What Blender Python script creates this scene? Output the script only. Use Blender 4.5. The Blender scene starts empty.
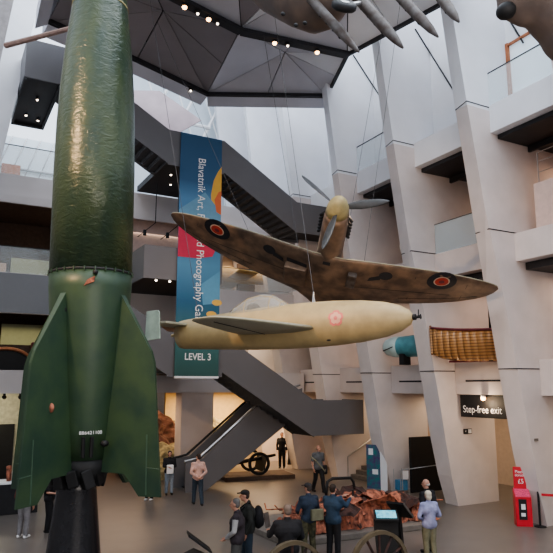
import bpy, bmesh, math, random
from mathutils import Vector, Matrix, Euler, noise
from math import pi, sin, cos, tan, radians, sqrt
C = bpy.context.scene.collection
random.seed(7)

# ------------------------------------------------------------------ materials
def nm(name):
    m = bpy.data.materials.new(name); m.use_nodes = True
    nt = m.node_tree; b = nt.nodes['Principled BSDF']
    return m, nt, b
def mat(name, col, rough=.6, metal=0., var=.12, scale=6., bump=0., bscale=30., col2=None, emit=0., stretch=None, coat=0., alpha=1., detail=4.):
    m, nt, b = nm(name); N = nt.nodes; L = nt.links
    b.inputs['Roughness'].default_value = rough; b.inputs['Metallic'].default_value = metal
    tc = N.new('ShaderNodeTexCoord'); mp = N.new('ShaderNodeMapping'); L.new(tc.outputs['Object'], mp.inputs['Vector'])
    if stretch: mp.inputs['Scale'].default_value = stretch
    nz = N.new('ShaderNodeTexNoise'); nz.inputs['Scale'].default_value = scale; nz.inputs['Detail'].default_value = detail
    L.new(mp.outputs['Vector'], nz.inputs['Vector'])
    cr = N.new('ShaderNodeValToRGB'); L.new(nz.outputs['Fac'], cr.inputs['Fac'])
    c2 = col2 if col2 else [c * (1 - var * 2) for c in col]
    cr.color_ramp.elements[0].position = .35; cr.color_ramp.elements[1].position = .65
    cr.color_ramp.elements[0].color = (*c2, 1); cr.color_ramp.elements[1].color = (*col, 1)
    L.new(cr.outputs['Color'], b.inputs['Base Color'])
    if bump:
        n2 = N.new('ShaderNodeTexNoise'); n2.inputs['Scale'].default_value = bscale; L.new(mp.outputs['Vector'], n2.inputs['Vector'])
        bp = N.new('ShaderNodeBump'); bp.inputs['Strength'].default_value = bump; bp.inputs['Distance'].default_value = .02
        L.new(n2.outputs['Fac'], bp.inputs['Height']); L.new(bp.outputs['Normal'], b.inputs['Normal'])
    if emit:
        L.new(cr.outputs['Color'], b.inputs['Emission Color']); b.inputs['Emission Strength'].default_value = emit
    if coat: b.inputs['Coat Weight'].default_value = coat
    if alpha < 1: b.inputs['Alpha'].default_value = alpha
    return m
def glass(name, col=(.75, .85, .88), a=.22):
    m, nt, b = nm(name)
    b.inputs['Base Color'].default_value = (*col, 1); b.inputs['Roughness'].default_value = .05
    b.inputs['Alpha'].default_value = a
    return m
M = {}
M['floor'] = mat('polished_floor', (.165, .145, .130), .34, var=.05, scale=1.2, coat=0., bump=.02, bscale=5)
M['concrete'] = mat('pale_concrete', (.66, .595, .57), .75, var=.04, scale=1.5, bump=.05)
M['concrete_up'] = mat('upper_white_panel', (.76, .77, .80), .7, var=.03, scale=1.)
M['joint'] = mat('shadow_joint', (.03, .03, .035), .8)
M['band'] = mat('band_plaster', (.62, .585, .58), .8, var=.03, scale=1.)
M['warmwall'] = mat('warm_gallery_wall', (.62, .50, .40), .85, var=.04)
M['pinkwall'] = mat('pink_gallery_wall', (.66, .50, .44), .85, var=.05)
M['yellowwall'] = mat('yellow_lit_wall', (.80, .62, .33), .85, var=.04)
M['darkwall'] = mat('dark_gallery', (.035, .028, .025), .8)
M['brownwall'] = mat('brown_gallery', (.12, .08, .06), .8)
M['greenpanel'] = mat('green_panel', (.42, .48, .34), .8, var=.03)
M['steelgrey'] = mat('dark_steel_panel', (.150, .148, .155), .5, metal=0., var=.03, scale=1., bump=.03)
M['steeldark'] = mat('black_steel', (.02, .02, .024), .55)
M['tread'] = mat('stair_soffit', (.085, .085, .09), .6)
M['soffit1'] = mat('soffit_panel_dark', (.30, .275, .285), .45, metal=.1, var=.04, scale=.8)  # dark, mid and light tones carry the shading of the tilted facets
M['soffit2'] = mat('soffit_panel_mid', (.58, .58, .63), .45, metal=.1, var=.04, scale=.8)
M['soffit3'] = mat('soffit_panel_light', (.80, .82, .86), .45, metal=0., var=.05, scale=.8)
M['glass'] = glass('clear_glass'); M['glass2'] = glass('blue_glass', (.6, .75, .82), .35)
M['frost'] = mat('frosted_glazing', (.75, .84, .90), .3, var=.03, emit=.25)
M['copper'] = mat('copper_frame', (.50, .20, .10), .45, metal=.5)
M['cable'] = mat('dull_cable', (.10, .10, .105), .6)
M['chrome'] = mat('brushed_rail', (.5, .5, .5), .3, metal=.9)
M['lamp'] = mat('lamp_glow', (1., .55, .25), .5, emit=9., var=0)
M['lamplow'] = mat('downlight_glow', (1., .85, .7), .5, emit=6., var=0)
M['black'] = mat('matt_black', (.012, .012, .013), .6)
M['blackgloss'] = mat('gloss_black', (.015, .015, .017), .25)
M['white'] = mat('white_paint', (.85, .85, .85), .5, var=.02)
M['red'] = mat('signal_red', (.62, .02, .035), .4, var=.04)
M['pinkred'] = mat('pink_red_panel', (.85, .10, .22), .4, var=.2, scale=20)
M['screen'] = mat('lit_screen', (.05, .34, .48), .4, emit=.55, col2=(.25, .6, .7), scale=9)
M['teal'] = mat('teal_panel', (.02, .20, .20), .5, var=.4, scale=6, col2=(.10, .05, .16))
M['khaki'] = mat('khaki_cream', (.50, .375, .19), .45, var=.10, scale=3., bump=.02)
M['khakidark'] = mat('grey_khaki_wing', (.36, .34, .25), .5, var=.08, scale=3.)
M['sage'] = mat('pale_sage_fin', (.42, .52, .43), .5, var=.12, scale=5)
M['spit'] = mat('worn_brown_underside', (.25, .17, .118), .45, metal=.25, var=.2, scale=2.2, bump=.06, col2=(.105, .075, .058))
M['spitspin'] = mat('olive_spinner', (.36, .31, .16), .45, var=.12, scale=5)
M['blade'] = mat('grey_propeller_blade', (.06, .065, .07), .4, metal=.1)
M['jet'] = mat('brown_camouflage_skin', (.17, .12, .095), .55, var=.2, scale=2.5, bump=.05, col2=(.11, .085, .075))
M['jetgrey'] = mat('grey_pylon_skin', (.115, .105, .10), .55, var=.2, scale=5., col2=(.06, .04, .03))
M['tealsub'] = mat('teal_painted_hull', (.12, .36, .42), .4, var=.15, scale=3.)
M['paleteal'] = mat('pale_teal_nose', (.50, .64, .62), .4, var=.1, scale=3.)
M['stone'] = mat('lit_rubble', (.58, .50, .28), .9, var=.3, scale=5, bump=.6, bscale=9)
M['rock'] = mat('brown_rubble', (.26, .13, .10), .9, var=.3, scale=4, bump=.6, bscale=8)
M['plinth'] = mat('grey_plinth', (.20, .18, .16), .6, var=.1)
M['maroon'] = mat('maroon_gunwale', (.16, .03, .04), .5)
M['fabricwhite'] = mat('creased_white_fabric', (.75, .68, .60), .8, bump=.6, bscale=6)

def v2mat():
    m, nt, b = nm('wrinkled_green_paint'); N = nt.nodes; L = nt.links
    b.inputs['Roughness'].default_value = .30; b.inputs['Metallic'].default_value = 0.
    tc = N.new('ShaderNodeTexCoord'); mp = N.new('ShaderNodeMapping'); mp.inputs['Scale'].default_value = (1, 1, .35)
    L.new(tc.outputs['Object'], mp.inputs['Vector'])
    nz = N.new('ShaderNodeTexNoise'); nz.inputs['Scale'].default_value = 2.2; nz.inputs['Detail'].default_value = 5
    L.new(mp.outputs['Vector'], nz.inputs['Vector'])
    cr = N.new('ShaderNodeValToRGB'); L.new(nz.outputs['Fac'], cr.inputs['Fac'])
    cr.color_ramp.elements[0].color = (.014, .034, .024, 1); cr.color_ramp.elements[0].position = .3
    cr.color_ramp.elements[1].color = (.045, .065, .026, 1); cr.color_ramp.elements[1].position = .7
    L.new(cr.outputs['Color'], b.inputs['Base Color'])
    m2 = N.new('ShaderNodeMapping'); m2.inputs['Scale'].default_value = (1.5, 1.5, 2.6); L.new(tc.outputs['Object'], m2.inputs['Vector'])
    n2 = N.new('ShaderNodeTexNoise'); n2.inputs['Scale'].default_value = 3.2; n2.inputs['Detail'].default_value = 6; n2.inputs['Distortion'].default_value = 1.2
    L.new(m2.outputs['Vector'], n2.inputs['Vector'])
    bp = N.new('ShaderNodeBump'); bp.inputs['Strength'].default_value = .5; bp.inputs['Distance'].default_value = .035
    L.new(n2.outputs['Fac'], bp.inputs['Height']); L.new(bp.outputs['Normal'], b.inputs['Normal'])
    return m
M['v2'] = v2mat()
M['v2fin'] = mat('green_fin_paint', (.038, .070, .032), .42, var=.2, scale=1.6, bump=.2, bscale=4, col2=(.018, .044, .027))
def woodmat():
    m, nt, b = nm('varnished_clinker_wood'); N = nt.nodes; L = nt.links
    b.inputs['Roughness'].default_value = .3
    tc = N.new('ShaderNodeTexCoord'); mp = N.new('ShaderNodeMapping'); mp.inputs['Scale'].default_value = (.3, 1, 1)
    L.new(tc.outputs['Object'], mp.inputs['Vector'])
    w = N.new('ShaderNodeTexWave'); w.bands_direction = 'Z'; w.inputs['Scale'].default_value = 3.2; w.inputs['Distortion'].default_value = .6
    L.new(mp.outputs['Vector'], w.inputs['Vector'])
    cr = N.new('ShaderNodeValToRGB'); L.new(w.outputs['Color'], cr.inputs['Fac'])
    cr.color_ramp.elements[0].color = (.16, .07, .025, 1); cr.color_ramp.elements[0].position = .1
    cr.color_ramp.elements[1].color = (.46, .25, .10, 1); cr.color_ramp.elements[1].position = .35
    L.new(cr.outputs['Color'], b.inputs['Base Color'])
    return m
M['wood'] = woodmat()
M['rust'] = mat('orange_rusted_metal', (.56, .21, .125), .8, var=.3, scale=7, bump=.5, bscale=15, col2=(.13, .045, .03))
M['rust2'] = mat('dark_charred_metal', (.09, .04, .03), .8, var=.3, scale=7, bump=.5, bscale=15, col2=(.03, .02, .02))

# ------------------------------------------------------------------ mesh helpers
class MB:
    def __init__(s): s.v = []; s.f = []
    def add(s, vs, fs):
        o = len(s.v); s.v += [tuple(v) for v in vs]; s.f += [tuple(i + o for i in f) for f in fs]; return s
    def box(s, x0, x1, y0, y1, z0, z1):
        v = [(x, y, z) for x in (x0, x1) for y in (y0, y1) for z in (z0, z1)]
        return s.add(v, [(0, 1, 3, 2), (4, 6, 7, 5), (0, 4, 5, 1), (2, 3, 7, 6), (0, 2, 6, 4), (1, 5, 7, 3)])
    def hexa(s, p):   # p: 4 bottom (ccw), 4 top
        return s.add(p, [(3, 2, 1, 0), (4, 5, 6, 7), (0, 1, 5, 4), (1, 2, 6, 5), (2, 3, 7, 6), (3, 0, 4, 7)])
    def prism(s, poly, vec):
        n = len(poly); vec = Vector(vec)
        a = [Vector(p) for p in poly]; b = [p + vec for p in a]
        return s.add(a + b, [tuple(range(n))[::-1], tuple(range(n, 2 * n))] + [(i, (i + 1) % n, n + (i + 1) % n, n + i) for i in range(n)])
    def loft(s, rings, cap=True):
        n = len(rings[0]); o = []
        for r in rings: o += [tuple(p) for p in r]
        fs = []
        for k in range(len(rings) - 1):
            for i in range(n):
                j = (i + 1) % n
                fs.append((k * n + i, k * n + j, (k + 1) * n + j, (k + 1) * n + i))
        if cap: fs.append(tuple(range(n))[::-1]); fs.append(tuple(range((len(rings) - 1) * n, len(rings) * n)))
        return s.add(o, fs)
    def tube(s, pts, r, n=8):
        pts = [Vector(p) for p in pts]; rr = r if isinstance(r, (list, tuple)) else [r] * len(pts)
        rings = []; up = None
        for i, p in enumerate(pts):
            d = (pts[min(i + 1, len(pts) - 1)] - pts[max(i - 1, 0)])
            if d.length < 1e-9: d = Vector((0, 0, 1))
            d.normalize()
            if up is None: up = Vector((0, 0, 1)) if abs(d.z) < .9 else Vector((1, 0, 0))
            a = d.cross(up).normalized(); b_ = a.cross(d).normalized(); up = b_
            rings.append([p + a * (rr[i] * cos(2 * pi * k / n)) + b_ * (rr[i] * sin(2 * pi * k / n)) for k in range(n)])
        return s.loft(rings)
    def lathe(s, prof, c=(0, 0, 0), n=32, axis='z'):
        rings = []
        for r, h in prof:
            ring = []
            for k in range(n):
                t = 2 * pi * k / n; a, b_ = r * cos(t), r * sin(t)
                p = {'z': (a, b_, h), 'x': (h, a, b_), 'y': (b_, h, a)}[axis]
                ring.append((p[0] + c[0], p[1] + c[1], p[2] + c[2]))
            rings.append(ring)
        return s.loft(rings)
    def ring(s, r0, r1, y0, y1, c=(0, 0, 0), n=40):
        vs = []; fs = []
        for k in range(n):
            t = 2 * pi * k / n
            for r_, y in ((r0, y0), (r1, y0), (r1, y1), (r0, y1)): vs.append((c[0] + r_ * cos(t), c[1] + y, c[2] + r_ * sin(t)))
            for j in range(4):
                a, b_ = k * 4 + j, k * 4 + (j + 1) % 4; m_ = (k + 1) % n * 4
                fs.append((a, b_, m_ + (j + 1) % 4, m_ + j))
        return s.add(vs, fs)
    def ball(s, c, rx, ry=None, rz=None, n=10, m=8):
        ry = rx if ry is None else ry; rz = rx if rz is None else rz
        rings = []
        for j in range(m + 1):
            ph = -pi / 2 + pi * j / m
            rr = max(cos(ph), .02)
            rings.append([(c[0] + rx * rr * cos(2 * pi * k / n), c[1] + ry * rr * sin(2 * pi * k / n), c[2] + rz * sin(ph)) for k in range(n)])
        return s.loft(rings)
    def cap(s, p0, p1, r0, r1, n=10):   # tapered capsule
        p0, p1 = Vector(p0), Vector(p1); d = (p1 - p0)
        L_ = d.length
        if L_ < 1e-6: return s.ball(p0, r0)
        d.normalize(); pts = []; rr = []
        for t in (-1, -.8, -.45): pts.append(p0 + d * (r0 * t)); rr.append(r0 * sqrt(max(0.0004, 1 - t * t)))
        pts.append(p0); rr.append(r0); pts.append(p1); rr.append(r1)
        for t in (.45, .8, 1): pts.append(p1 + d * (r1 * t)); rr.append(r1 * sqrt(max(0.0004, 1 - t * t)))
        return s.tube(pts, rr, n)
    def build(s, name, m, parent=None, smooth=False, bevel=0., loc=None, rot=None):
        me = bpy.data.meshes.new(name); me.from_pydata(s.v, [], s.f)
        bm = bmesh.new(); bm.from_mesh(me); bmesh.ops.recalc_face_normals(bm, faces=bm.faces); bm.to_mesh(me); bm.free()
        o = bpy.data.objects.new(name, me); C.objects.link(o)
        me.materials.append(M[m] if isinstance(m, str) else m)
        if smooth:
            for p in me.polygons: p.use_smooth = True
        if parent: o.parent = parent
        if loc: o.location = loc
        if rot: o.rotation_euler = rot
        if bevel:
            b = o.modifiers.new('bevel', 'BEVEL'); b.width = bevel; b.segments = 2; b.limit_method = 'ANGLE'
        return o
def tag(o, label=None, cat=None, group=None, kind=None):
    if label: o['label'] = label
    if cat: o['category'] = cat
    if group: o['group'] = group
    if kind: o['kind'] = kind
    return o
def empty(name, loc=(0, 0, 0), rot=(0, 0, 0), label=None, cat=None, group=None):
    o = bpy.data.objects.new(name, None); C.objects.link(o); o.location = loc; o.rotation_euler = rot; o.empty_display_size = .2
    return tag(o, label, cat, group)
def st(o): o['kind'] = 'structure'; return o
def text(name, body, size, m, parent=None, loc=(0, 0, 0), rot=(0, 0, 0), align='CENTER', xs=1., bold=0., extrude=.002):
    cu = bpy.data.curves.new(name, 'FONT'); cu.body = body; cu.size = size; cu.align_x = align; cu.align_y = 'CENTER'; cu.extrude = extrude; cu.offset = bold
    tmp = bpy.data.objects.new(name + '_tmp', cu); C.objects.link(tmp)
    dg = bpy.context.evaluated_depsgraph_get(); dg.update()
    me = bpy.data.meshes.new_from_object(tmp.evaluated_get(dg)); bpy.data.objects.remove(tmp, do_unlink=True); bpy.data.curves.remove(cu)
    me.materials.clear(); me.materials.append(M[m]); me.name = name
    o = bpy.data.objects.new(name, me); C.objects.link(o); o.location = loc; o.rotation_euler = rot; o.scale = (xs, 1, 1)
    if parent: o.parent = parent
    return o

# ------------------------------------------------------------------ camera
H = 4.1; YAW = radians(28.6); PIT = radians(10); FPX = 620.
sa, ca = sin(YAW), cos(YAW)
cam = bpy.data.cameras.new('camera'); co = bpy.data.objects.new('camera', cam); C.objects.link(co)
co.location = (0, 0, H); co.rotation_euler = (radians(90) + PIT, 0, -YAW)
cam.sensor_width = 36; cam.lens = 36 * FPX / 553; cam.clip_end = 300; cam.clip_start = .05
bpy.context.scene.camera = co

# ------------------------------------------------------------------ world and light
w = bpy.data.worlds.new('daylight'); bpy.context.scene.world = w; w.use_nodes = True
bg = w.node_tree.nodes['Background']; bg.inputs['Color'].default_value = (.80, .88, 1., 1); bg.inputs['Strength'].default_value = 1.8
def area(name, loc, rot, sx, sy, power, col):
    l = bpy.data.lights.new(name, 'AREA'); l.shape = 'RECTANGLE'; l.size = sx; l.size_y = sy; l.energy = power; l.color = col
    o = bpy.data.objects.new(name, l); C.objects.link(o); o.location = loc; o.rotation_euler = rot; return o
def spot(name, loc, tgt, power, col, ang=40, r=.08, blend=.6):
    l = bpy.data.lights.new(name, 'SPOT'); l.energy = power; l.color = col; l.spot_size = radians(ang); l.shadow_soft_size = r; l.spot_blend = blend
    o = bpy.data.objects.new(name, l); C.objects.link(o); o.location = loc
    o.rotation_euler = (Vector(tgt) - Vector(loc)).to_track_quat('-Z', 'Y').to_euler(); return o
def point(name, loc, power, col, r=.2):
    l = bpy.data.lights.new(name, 'POINT'); l.energy = power; l.color = col; l.shadow_soft_size = r
    o = bpy.data.objects.new(name, l); C.objects.link(o); o.location = loc; return o

# ------------------------------------------------------------------ SETTING
st(MB().box(-8, 26, -6, 40, -.2, 0).build('floor', 'floor'))
# enclosure behind the camera and on the left (plain plaster)
st(MB().box(-8, 26, -6.2, -6, 0, 15).build('wall_front', 'band'))
st(MB().box(-8.2, -8, -6, 40, 0, 15).build('wall_left', 'band'))
st(MB().box(26, 26.2, -6, 40, 0, 13).build('wall_right', 'band'))
st(MB().box(-8, 26, 40, 40.2, 0, 13).build('wall_back', 'warmwall'))

# right-hand leaning piers -------------------------------------------------
PA = [10.2, 13.8, 17.4, 21.0, 24.7, 28.3, 31.9]
where = ['nearest the camera at the right edge of the photo, only its upper part showing',
         'rising behind the red donation box and the belt barrier',
         'left of the Step-free exit sign, with the boat beside it',
         'behind the tall black panel and the teal banner stand',
         'right of the walking man in the grey T-shirt, at the foot of the stone steps',
         'just under the right end of the lower staircase flight',
         'farthest back, mostly hidden by the staircase']
ZL = [(0, 16.34), (1.0, 16.03), (2.2, 15.77), (3.76, 15.52), (6.75, 15.05), (9.6, 14.62), (12.9, 14.14), (16, 13.76), (22, 13.0)]
ZN = [(0, 16.30), (1.0, 16.06), (2.2, 15.86), (3.6, 15.65), (6.7, 15.10), (9.5, 14.50), (12.8, 13.99), (15.6, 13.60), (22, 12.8)]
for i, a_ in enumerate(PA):
    mb = MB()
    def rng_(lo, hi, bx):
        ZLs = [q for q in ZL if lo <= q[0] <= hi]
        return ZLs
    # lower, deep part up to the upper floor joint
    def section(k0, k1, back):
        far = ZL[k0:k1 + 1]; near = ZN[k0:k1 + 1]
        rings = []
        for (z1, xf), (z2, xn) in zip(far, near):
            rings.append([(xf, 0, z1), (xn, -.65, z2), (back, -.65, z2), (back, 0, z1)])
        return rings
    t = tag(empty('leaning_pier', (0, a_, 0)), None, 'column', 'row of leaning concrete piers on the right side of the hall')
    t['label'] = 'pale leaning concrete pier ' + where[i]
    t['kind'] = 'structure'
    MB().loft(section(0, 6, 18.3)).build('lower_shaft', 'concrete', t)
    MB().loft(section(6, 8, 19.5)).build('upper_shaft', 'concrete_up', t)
    jt = MB()
    for z, xf, xn in ((12.9, 14.14, 13.98), (8.85, 14.73, 14.63), (4.6, 15.39, 15.45)):
        jt.box(xn - .012, 17, -.662, -.645, z, z + .03)
        jt.hexa([(xf - .012, 0, z), (xn - .012, -.66, z), (xn + .2, -.66, z), (xf + .2, 0, z), (xf - .012, 0, z + .03), (xn - .012, -.66, z + .03), (xn + .2, -.66, z + .03), (xf + .2, 0, z + .03)])
    jt.build('shadow_joint', 'joint', t)

bays = [(6.6, 9.55), (10.2, 13.15), (13.8, 16.75), (17.4, 20.35), (21.0, 24.05), (24.7, 27.65), (28.3, 31.25)]
bayname = ['a', 'b', 'c', 'd', 'e', 'f', 'g']
for i, (y0, y1) in enumerate(bays):
    # first-floor box fronts, second and third floor slabs with their fascias
    st(MB().box(16.45, 24, y0, y1, 3.8, 4.9).build('balcony_front', 'concrete', bevel=.01))
    MB().box(16.44, 16.46, y0 + .9, y1 - .5, 4.24, 4.3).build('light_slot', 'joint', bpy.data.objects[C.objects[-1].name])
    st(MB().box(15.72, 25, y0, y1, 7.94, 8.84).build('balcony_front', 'concrete', bevel=.01))
    st(MB().box(14.95, 25, y0, y1, 12.05, 12.98).build('balcony_front', 'concrete_up', bevel=.01))
    # dark services below each slab
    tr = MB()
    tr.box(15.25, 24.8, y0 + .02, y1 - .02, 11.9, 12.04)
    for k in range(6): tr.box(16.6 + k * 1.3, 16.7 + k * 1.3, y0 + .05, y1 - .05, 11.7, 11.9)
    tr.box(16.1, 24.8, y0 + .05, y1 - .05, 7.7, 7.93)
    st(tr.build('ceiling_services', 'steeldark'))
    # wall above the third floor with glazed opening
    if i in (1, 3):
        oy, zt = (2.85, 15.3) if i == 1 else (1.0, 14.9)
        st(MB().box(15.95, 16.05, y0 + oy + .1, y1, 13, 22).box(15.95, 16.05, y0, y0 + oy + .1, zt + .1, 22).build('wall_right', 'concrete_up'))
        wd = st(MB().box(16.0, 16.03, y0, y0 + oy, 13, zt).build('window_%d' % (i + 1), 'frost'))
        MB().box(15.9, 16.06, y0 + oy, y0 + oy + .1, 13, zt + .1).build('copper_jamb', 'copper', wd)
        MB().box(15.9, 16.06, y0, y0 + oy, zt, zt + .06).build('copper_head', 'copper', wd)
        gb = tag(empty('glass_balustrade', (14.97, y0, 12.98)), 'clear upper balcony balustrade in front of the ' + ('large copper-framed window at top right' if i == 1 else 'small copper-framed opening above the propeller'), 'balustrade', 'glass balustrades of the upper balconies')
        MB().box(0, .02, .02, y1 - y0 - .02, 0, 1.1).build('glass_panel', 'glass', gb)
        MB().box(-.012, .032, .02, y1 - y0 - .02, 1.1, 1.125).build('top_rail', 'steeldark', gb)
    else:
        st(MB().box(15.95, 16.05, y0, y1, 13, 22).build('wall_right', 'concrete_up'))
    # gallery rear partitions (rear of the bays)
    st(MB().box(21.5, 21.6, y0 - .65, y1 + .05, 0, 3.8).build('wall_right', 'warmwall'))
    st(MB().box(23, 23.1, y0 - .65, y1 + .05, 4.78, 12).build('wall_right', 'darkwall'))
# second-floor fittings: glass in third bay, solid parapet box in second
gb = tag(empty('glass_balustrade', (15.75, 13.8, 8.84)), 'grey glass balustrade on the middle balcony above the wooden boat', 'balustrade')
MB().box(0, .02, .03, 2.92, 0, 1.1).build('glass_panel', 'glass2', gb)
MB().box(-.01, .03, .03, 2.92, 1.1, 1.12).build('top_rail', 'steeldark', gb)
pb = tag(MB().box(15.9, 17.6, 10.2, 12.45, 8.85, 10.3).build('display_box', 'pinkwall', bevel=.02), 'pinkish solid display box on the balcony at right edge, under the metal railing', 'box')
rl = tag(empty('guard_railing', (16.0, 10.3, 10.3)), 'pale tubular guard railing on top of the pinkish box at right edge', 'railing')
for y in (0.1, 1.1, 2.0): MB().tube([(0, y, 0), (0, y, 1.)], .018, 6).build('post', 'chrome', rl)
for z in (.35, .7, 1.0): MB().tube([(0, .1, z), (0, 2.0, z)], .014, 6).build('rail', 'chrome', rl)
MB().tube([(0, .1, .35), (.9, 1.0, 1.0)], .014, 6).build('brace', 'chrome', rl)
# hanging track frame under the upper slab
for (yy, lab) in ((11.3, 'thin dark hanging lighting frame under the balcony at right edge'), (14.9, 'thin dark hanging lighting frame above the middle glass balustrade')):
    tf = tag(MB().tube([(16.4, yy, 11.55), (16.4, yy, 10.75)], .015, 5).tube([(16.4, yy, 10.75), (16.4, yy - .9, 10.75)], .03, 5).build('lighting_frame', 'steeldark'), lab, 'light fitting')
# diagonal dark seams on the upper pier faces
for yy, pts in ((16.74, [(415, 29), (453, 90)]), (20.34, [(353, 55), (384, 103)]), (13.14, [(508, 18), (523, 43)])):
    pw = []
    for q_ in range(15):
        px = pts[0][0] + (pts[1][0] - pts[0][0]) * q_ / 14; py = pts[0][1] + (pts[1][1] - pts[0][1]) * q_ / 14
        X = (px - 276.5) / FPX; Y_ = -(py - 276.5) / FPX
        up = Y_ * cos(PIT) + sin(PIT); fw = cos(PIT) - Y_ * sin(PIT)
        r = (X * ca + fw * sa, -X * sa + fw * ca, up); t_ = min(yy / r[1], 15.93 / r[0])
        pw.append((r[0] * t_, r[1] * t_ - .01, H + r[2] * t_))
    st(MB().tube(pw, .03, 5).build('trim_seam', 'joint'))

# bay details at ground floor ----------------------------------------------
sg = tag(empty('hanging_sign', (16.47, 15.1, 3.41)), 'black hanging Step-free exit sign below the white balcony front', 'sign')
MB().box(-.03, .03, -1.3, 1.45, -.38, .38).build('sign_board', 'black', sg)
text('sign_lettering', 'Step-free exit', .34, 'white', sg, (-.036, .47, -.12), (radians(90), 0, radians(-90)), xs=.92)
lp = tag(empty('ceiling_spotlight', (16.3, 15.35, 3.72)), 'bright round spotlight shining in front of the Step-free exit sign', 'spotlight')
MB().lathe([(.09, 0), (.09, .06)], n=16).build('housing', 'white', lp); MB().ball((0, 0, -.03), .085).build('bulb', 'lamp', lp, smooth=True)
spot('floor_warm', (13.5, 25.5, 3.7), (13.2, 23.5, 0), 160, (1, .62, .3), 120, .3)
lp2 = tag(empty('ceiling_spotlight', (16.3, 17.6, 3.72)), 'small bright spotlight above the tall black panel', 'spotlight')
MB().lathe([(.06, 0), (.06, .06)], n=16).build('housing', 'white', lp2); MB().ball((0, 0, -.03), .055).build('bulb', 'lamp', lp2, smooth=True)
point('spot_glow', (16.1, 15.3, 3.5), 30, (1, .75, .5), .06)
for (x, y, z, lab, s_) in ((16.9, 16.08, 2.5, 'small black and white direction plate on the pier left of the Step-free exit sign', 1.), (16.05, 13.13, 2.5, 'tiny grey plate high on the pier behind the donation box', .45)):
    pl = tag(empty('direction_plate', (x, y if y < 14 else 16.735, z)), lab, 'sign')
    MB().box(-.2 * s_, .2 * s_, -.012, 0, -.09 * s_, .09 * s_).build('plate', 'black' if s_ == 1 else 'plinth', pl)
    if s_ == 1:
        MB().box(.02, .18, -.016, -.012, -.07, .07).build('pictogram', 'white', pl)
        text('arrow_mark', '<', .14, 'white', pl, (-.1, -.015, 0), (radians(90), 0, 0))
bn = tag(empty('bench', (19.6, 14.6, 0)), 'dark low bench in the passage beyond the Step-free exit sign', 'bench')
MB().box(-.3, .3, -.7, 1.6, .42, .5).build('seat', 'brownwall', bn, bevel=.01)
for yy in (-.6, 1.45): MB().box(-.28, .28, yy, yy + .08, 0, .42).build('leg', 'black', bn)
bp_ = tag(MB().box(16.65, 19.0, 19.55, 19.65, 0, 2.1).build('partition_screen', 'black', bevel=.01), 'tall plain black screen standing between two leaning piers', 'screen')

# stone steps with handrails behind pier, fourth bay
sp_ = tag(empty('stone_steps', (16.6, 21.1, 0)), 'grey stone steps going up between the piers behind the teal banner stand', 'steps')
ms = MB()
for k in range(7): ms.box(.3 + k * .3, 3.4, 0.05, 2.9, k * .17, (k + 1) * .17)
ms.build('treads', 'plinth', sp_)
for yy in (.15, 2.8):
    MB().tube([(0.1, yy, 0), (.1, yy, .95), (2.4, yy, 2.2)], .025, 6).build('handrail', 'chrome', sp_)
for n_, (x, y, ln, lab) in enumerate(((15.9, 18.6, 1.7, 'thin chrome handrail sloping beside the tall black panel'), (17.0, 17.5, .7, 'short chrome rail hoop at the foot of the pier next to the couple'))):
    hr = tag(MB().tube([(x, y + .6, 0), (x, y + .6, .95), (x + ln, y - .5, 1.25 if n_ == 0 else .95), (x + ln, y - .5, 0)], .022, 6).build('handrail', 'chrome'), lab, 'handrail')
bs = tag(empty('banner_stand', (15.85, 20.9, 0), (0, 0, radians(-62))), 'teal and purple pull-up banner stand in front of the steps', 'banner')
MB().box(-.30, .30, -.015, .015, .05, 1.75).build('banner_sheet', 'teal', bs); MB().box(-.3, .3, -.08, .08, 0, .05).build('base', 'chrome', bs)
MB().box(-.2, .0, -.02, -.015, 1.35, 1.6).box(-.05, .2, -.02, -.015, .6, .8).build('print_marks', 'white', bs)
wb = tag(empty('leaning_board', (16.0, 20.45, 0), (0, 0, radians(-75))), 'narrow white board leaning beside the teal banner stand', 'board')
MB().prism([(-.16, 0, 0), (.16, 0, 0), (.16, 0, 1.0), (0, 0, 1.5), (-.16, 0, 1.5)], (0, .03, 0)).build('panel', 'white', wb)
tr_ = tag(empty('leaflet_trolley', (16.3, 19.75, 0)), 'small blue and white leaflet trolley at the foot of the pier', 'trolley')
MB().box(-.18, .18, -.18, .18, .12, .5).build('basket', mat('blue_plastic', (.08, .25, .42), .5), tr_, bevel=.02)
MB().box(-.15, .15, -.25, -.22, .55, .85).build('card', 'white', tr_)
for sx in (-.2, .2):
    for sy in (-.2, .2): MB().tube([(sx, sy, 0), (sx, sy, .9)], .014, 6).build('post', 'chrome', tr_)

# donation kiosk
ks = tag(empty('donation_box', (15.80, 13.58, 0), (0, 0, radians(-38))), 'red freestanding donation box with sloped top and header board', 'donation box')
ks.scale = (.85, .9, .97)
MB().prism([(-.27, -.2, 0), (-.27, .2, 0), (-.27, .2, 1.08), (-.27, -.2, .86)], (.54, 0, 0)).build('cabinet', 'red', ks, bevel=.01)
MB().prism([(-.25, -.2, .868), (-.25, .19, 1.083), (-.25, .19, 1.09), (-.25, -.2, .876)], (.5, 0, 0)).build('sloped_label', 'pinkred', ks)
hb = MB().box(-.22, .2, .14, .18, 1.05, 1.72).build('header_board', 'red', ks)
text('header_lettering', 'Please', .13, 'white', hb, (0, .135, 1.57), (radians(90), 0, 0)); text('header_lettering', 'donate', .12, 'white', hb, (0, .135, 1.47), (radians(90), 0, 0))
text('price_lettering', '£5', .2, 'white', hb, (0.02, .135, 1.28), (radians(90), 0, 0))
wn = MB().box(-.17, .1, -.206, -.2, .2, .8).build('window_slot', 'black', ks)
MB().box(-.09, .05, -.212, -.206, .5, .66).box(-.1, .04, -.212, -.206, .3, .4).build('notice', 'white', ks)
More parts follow.
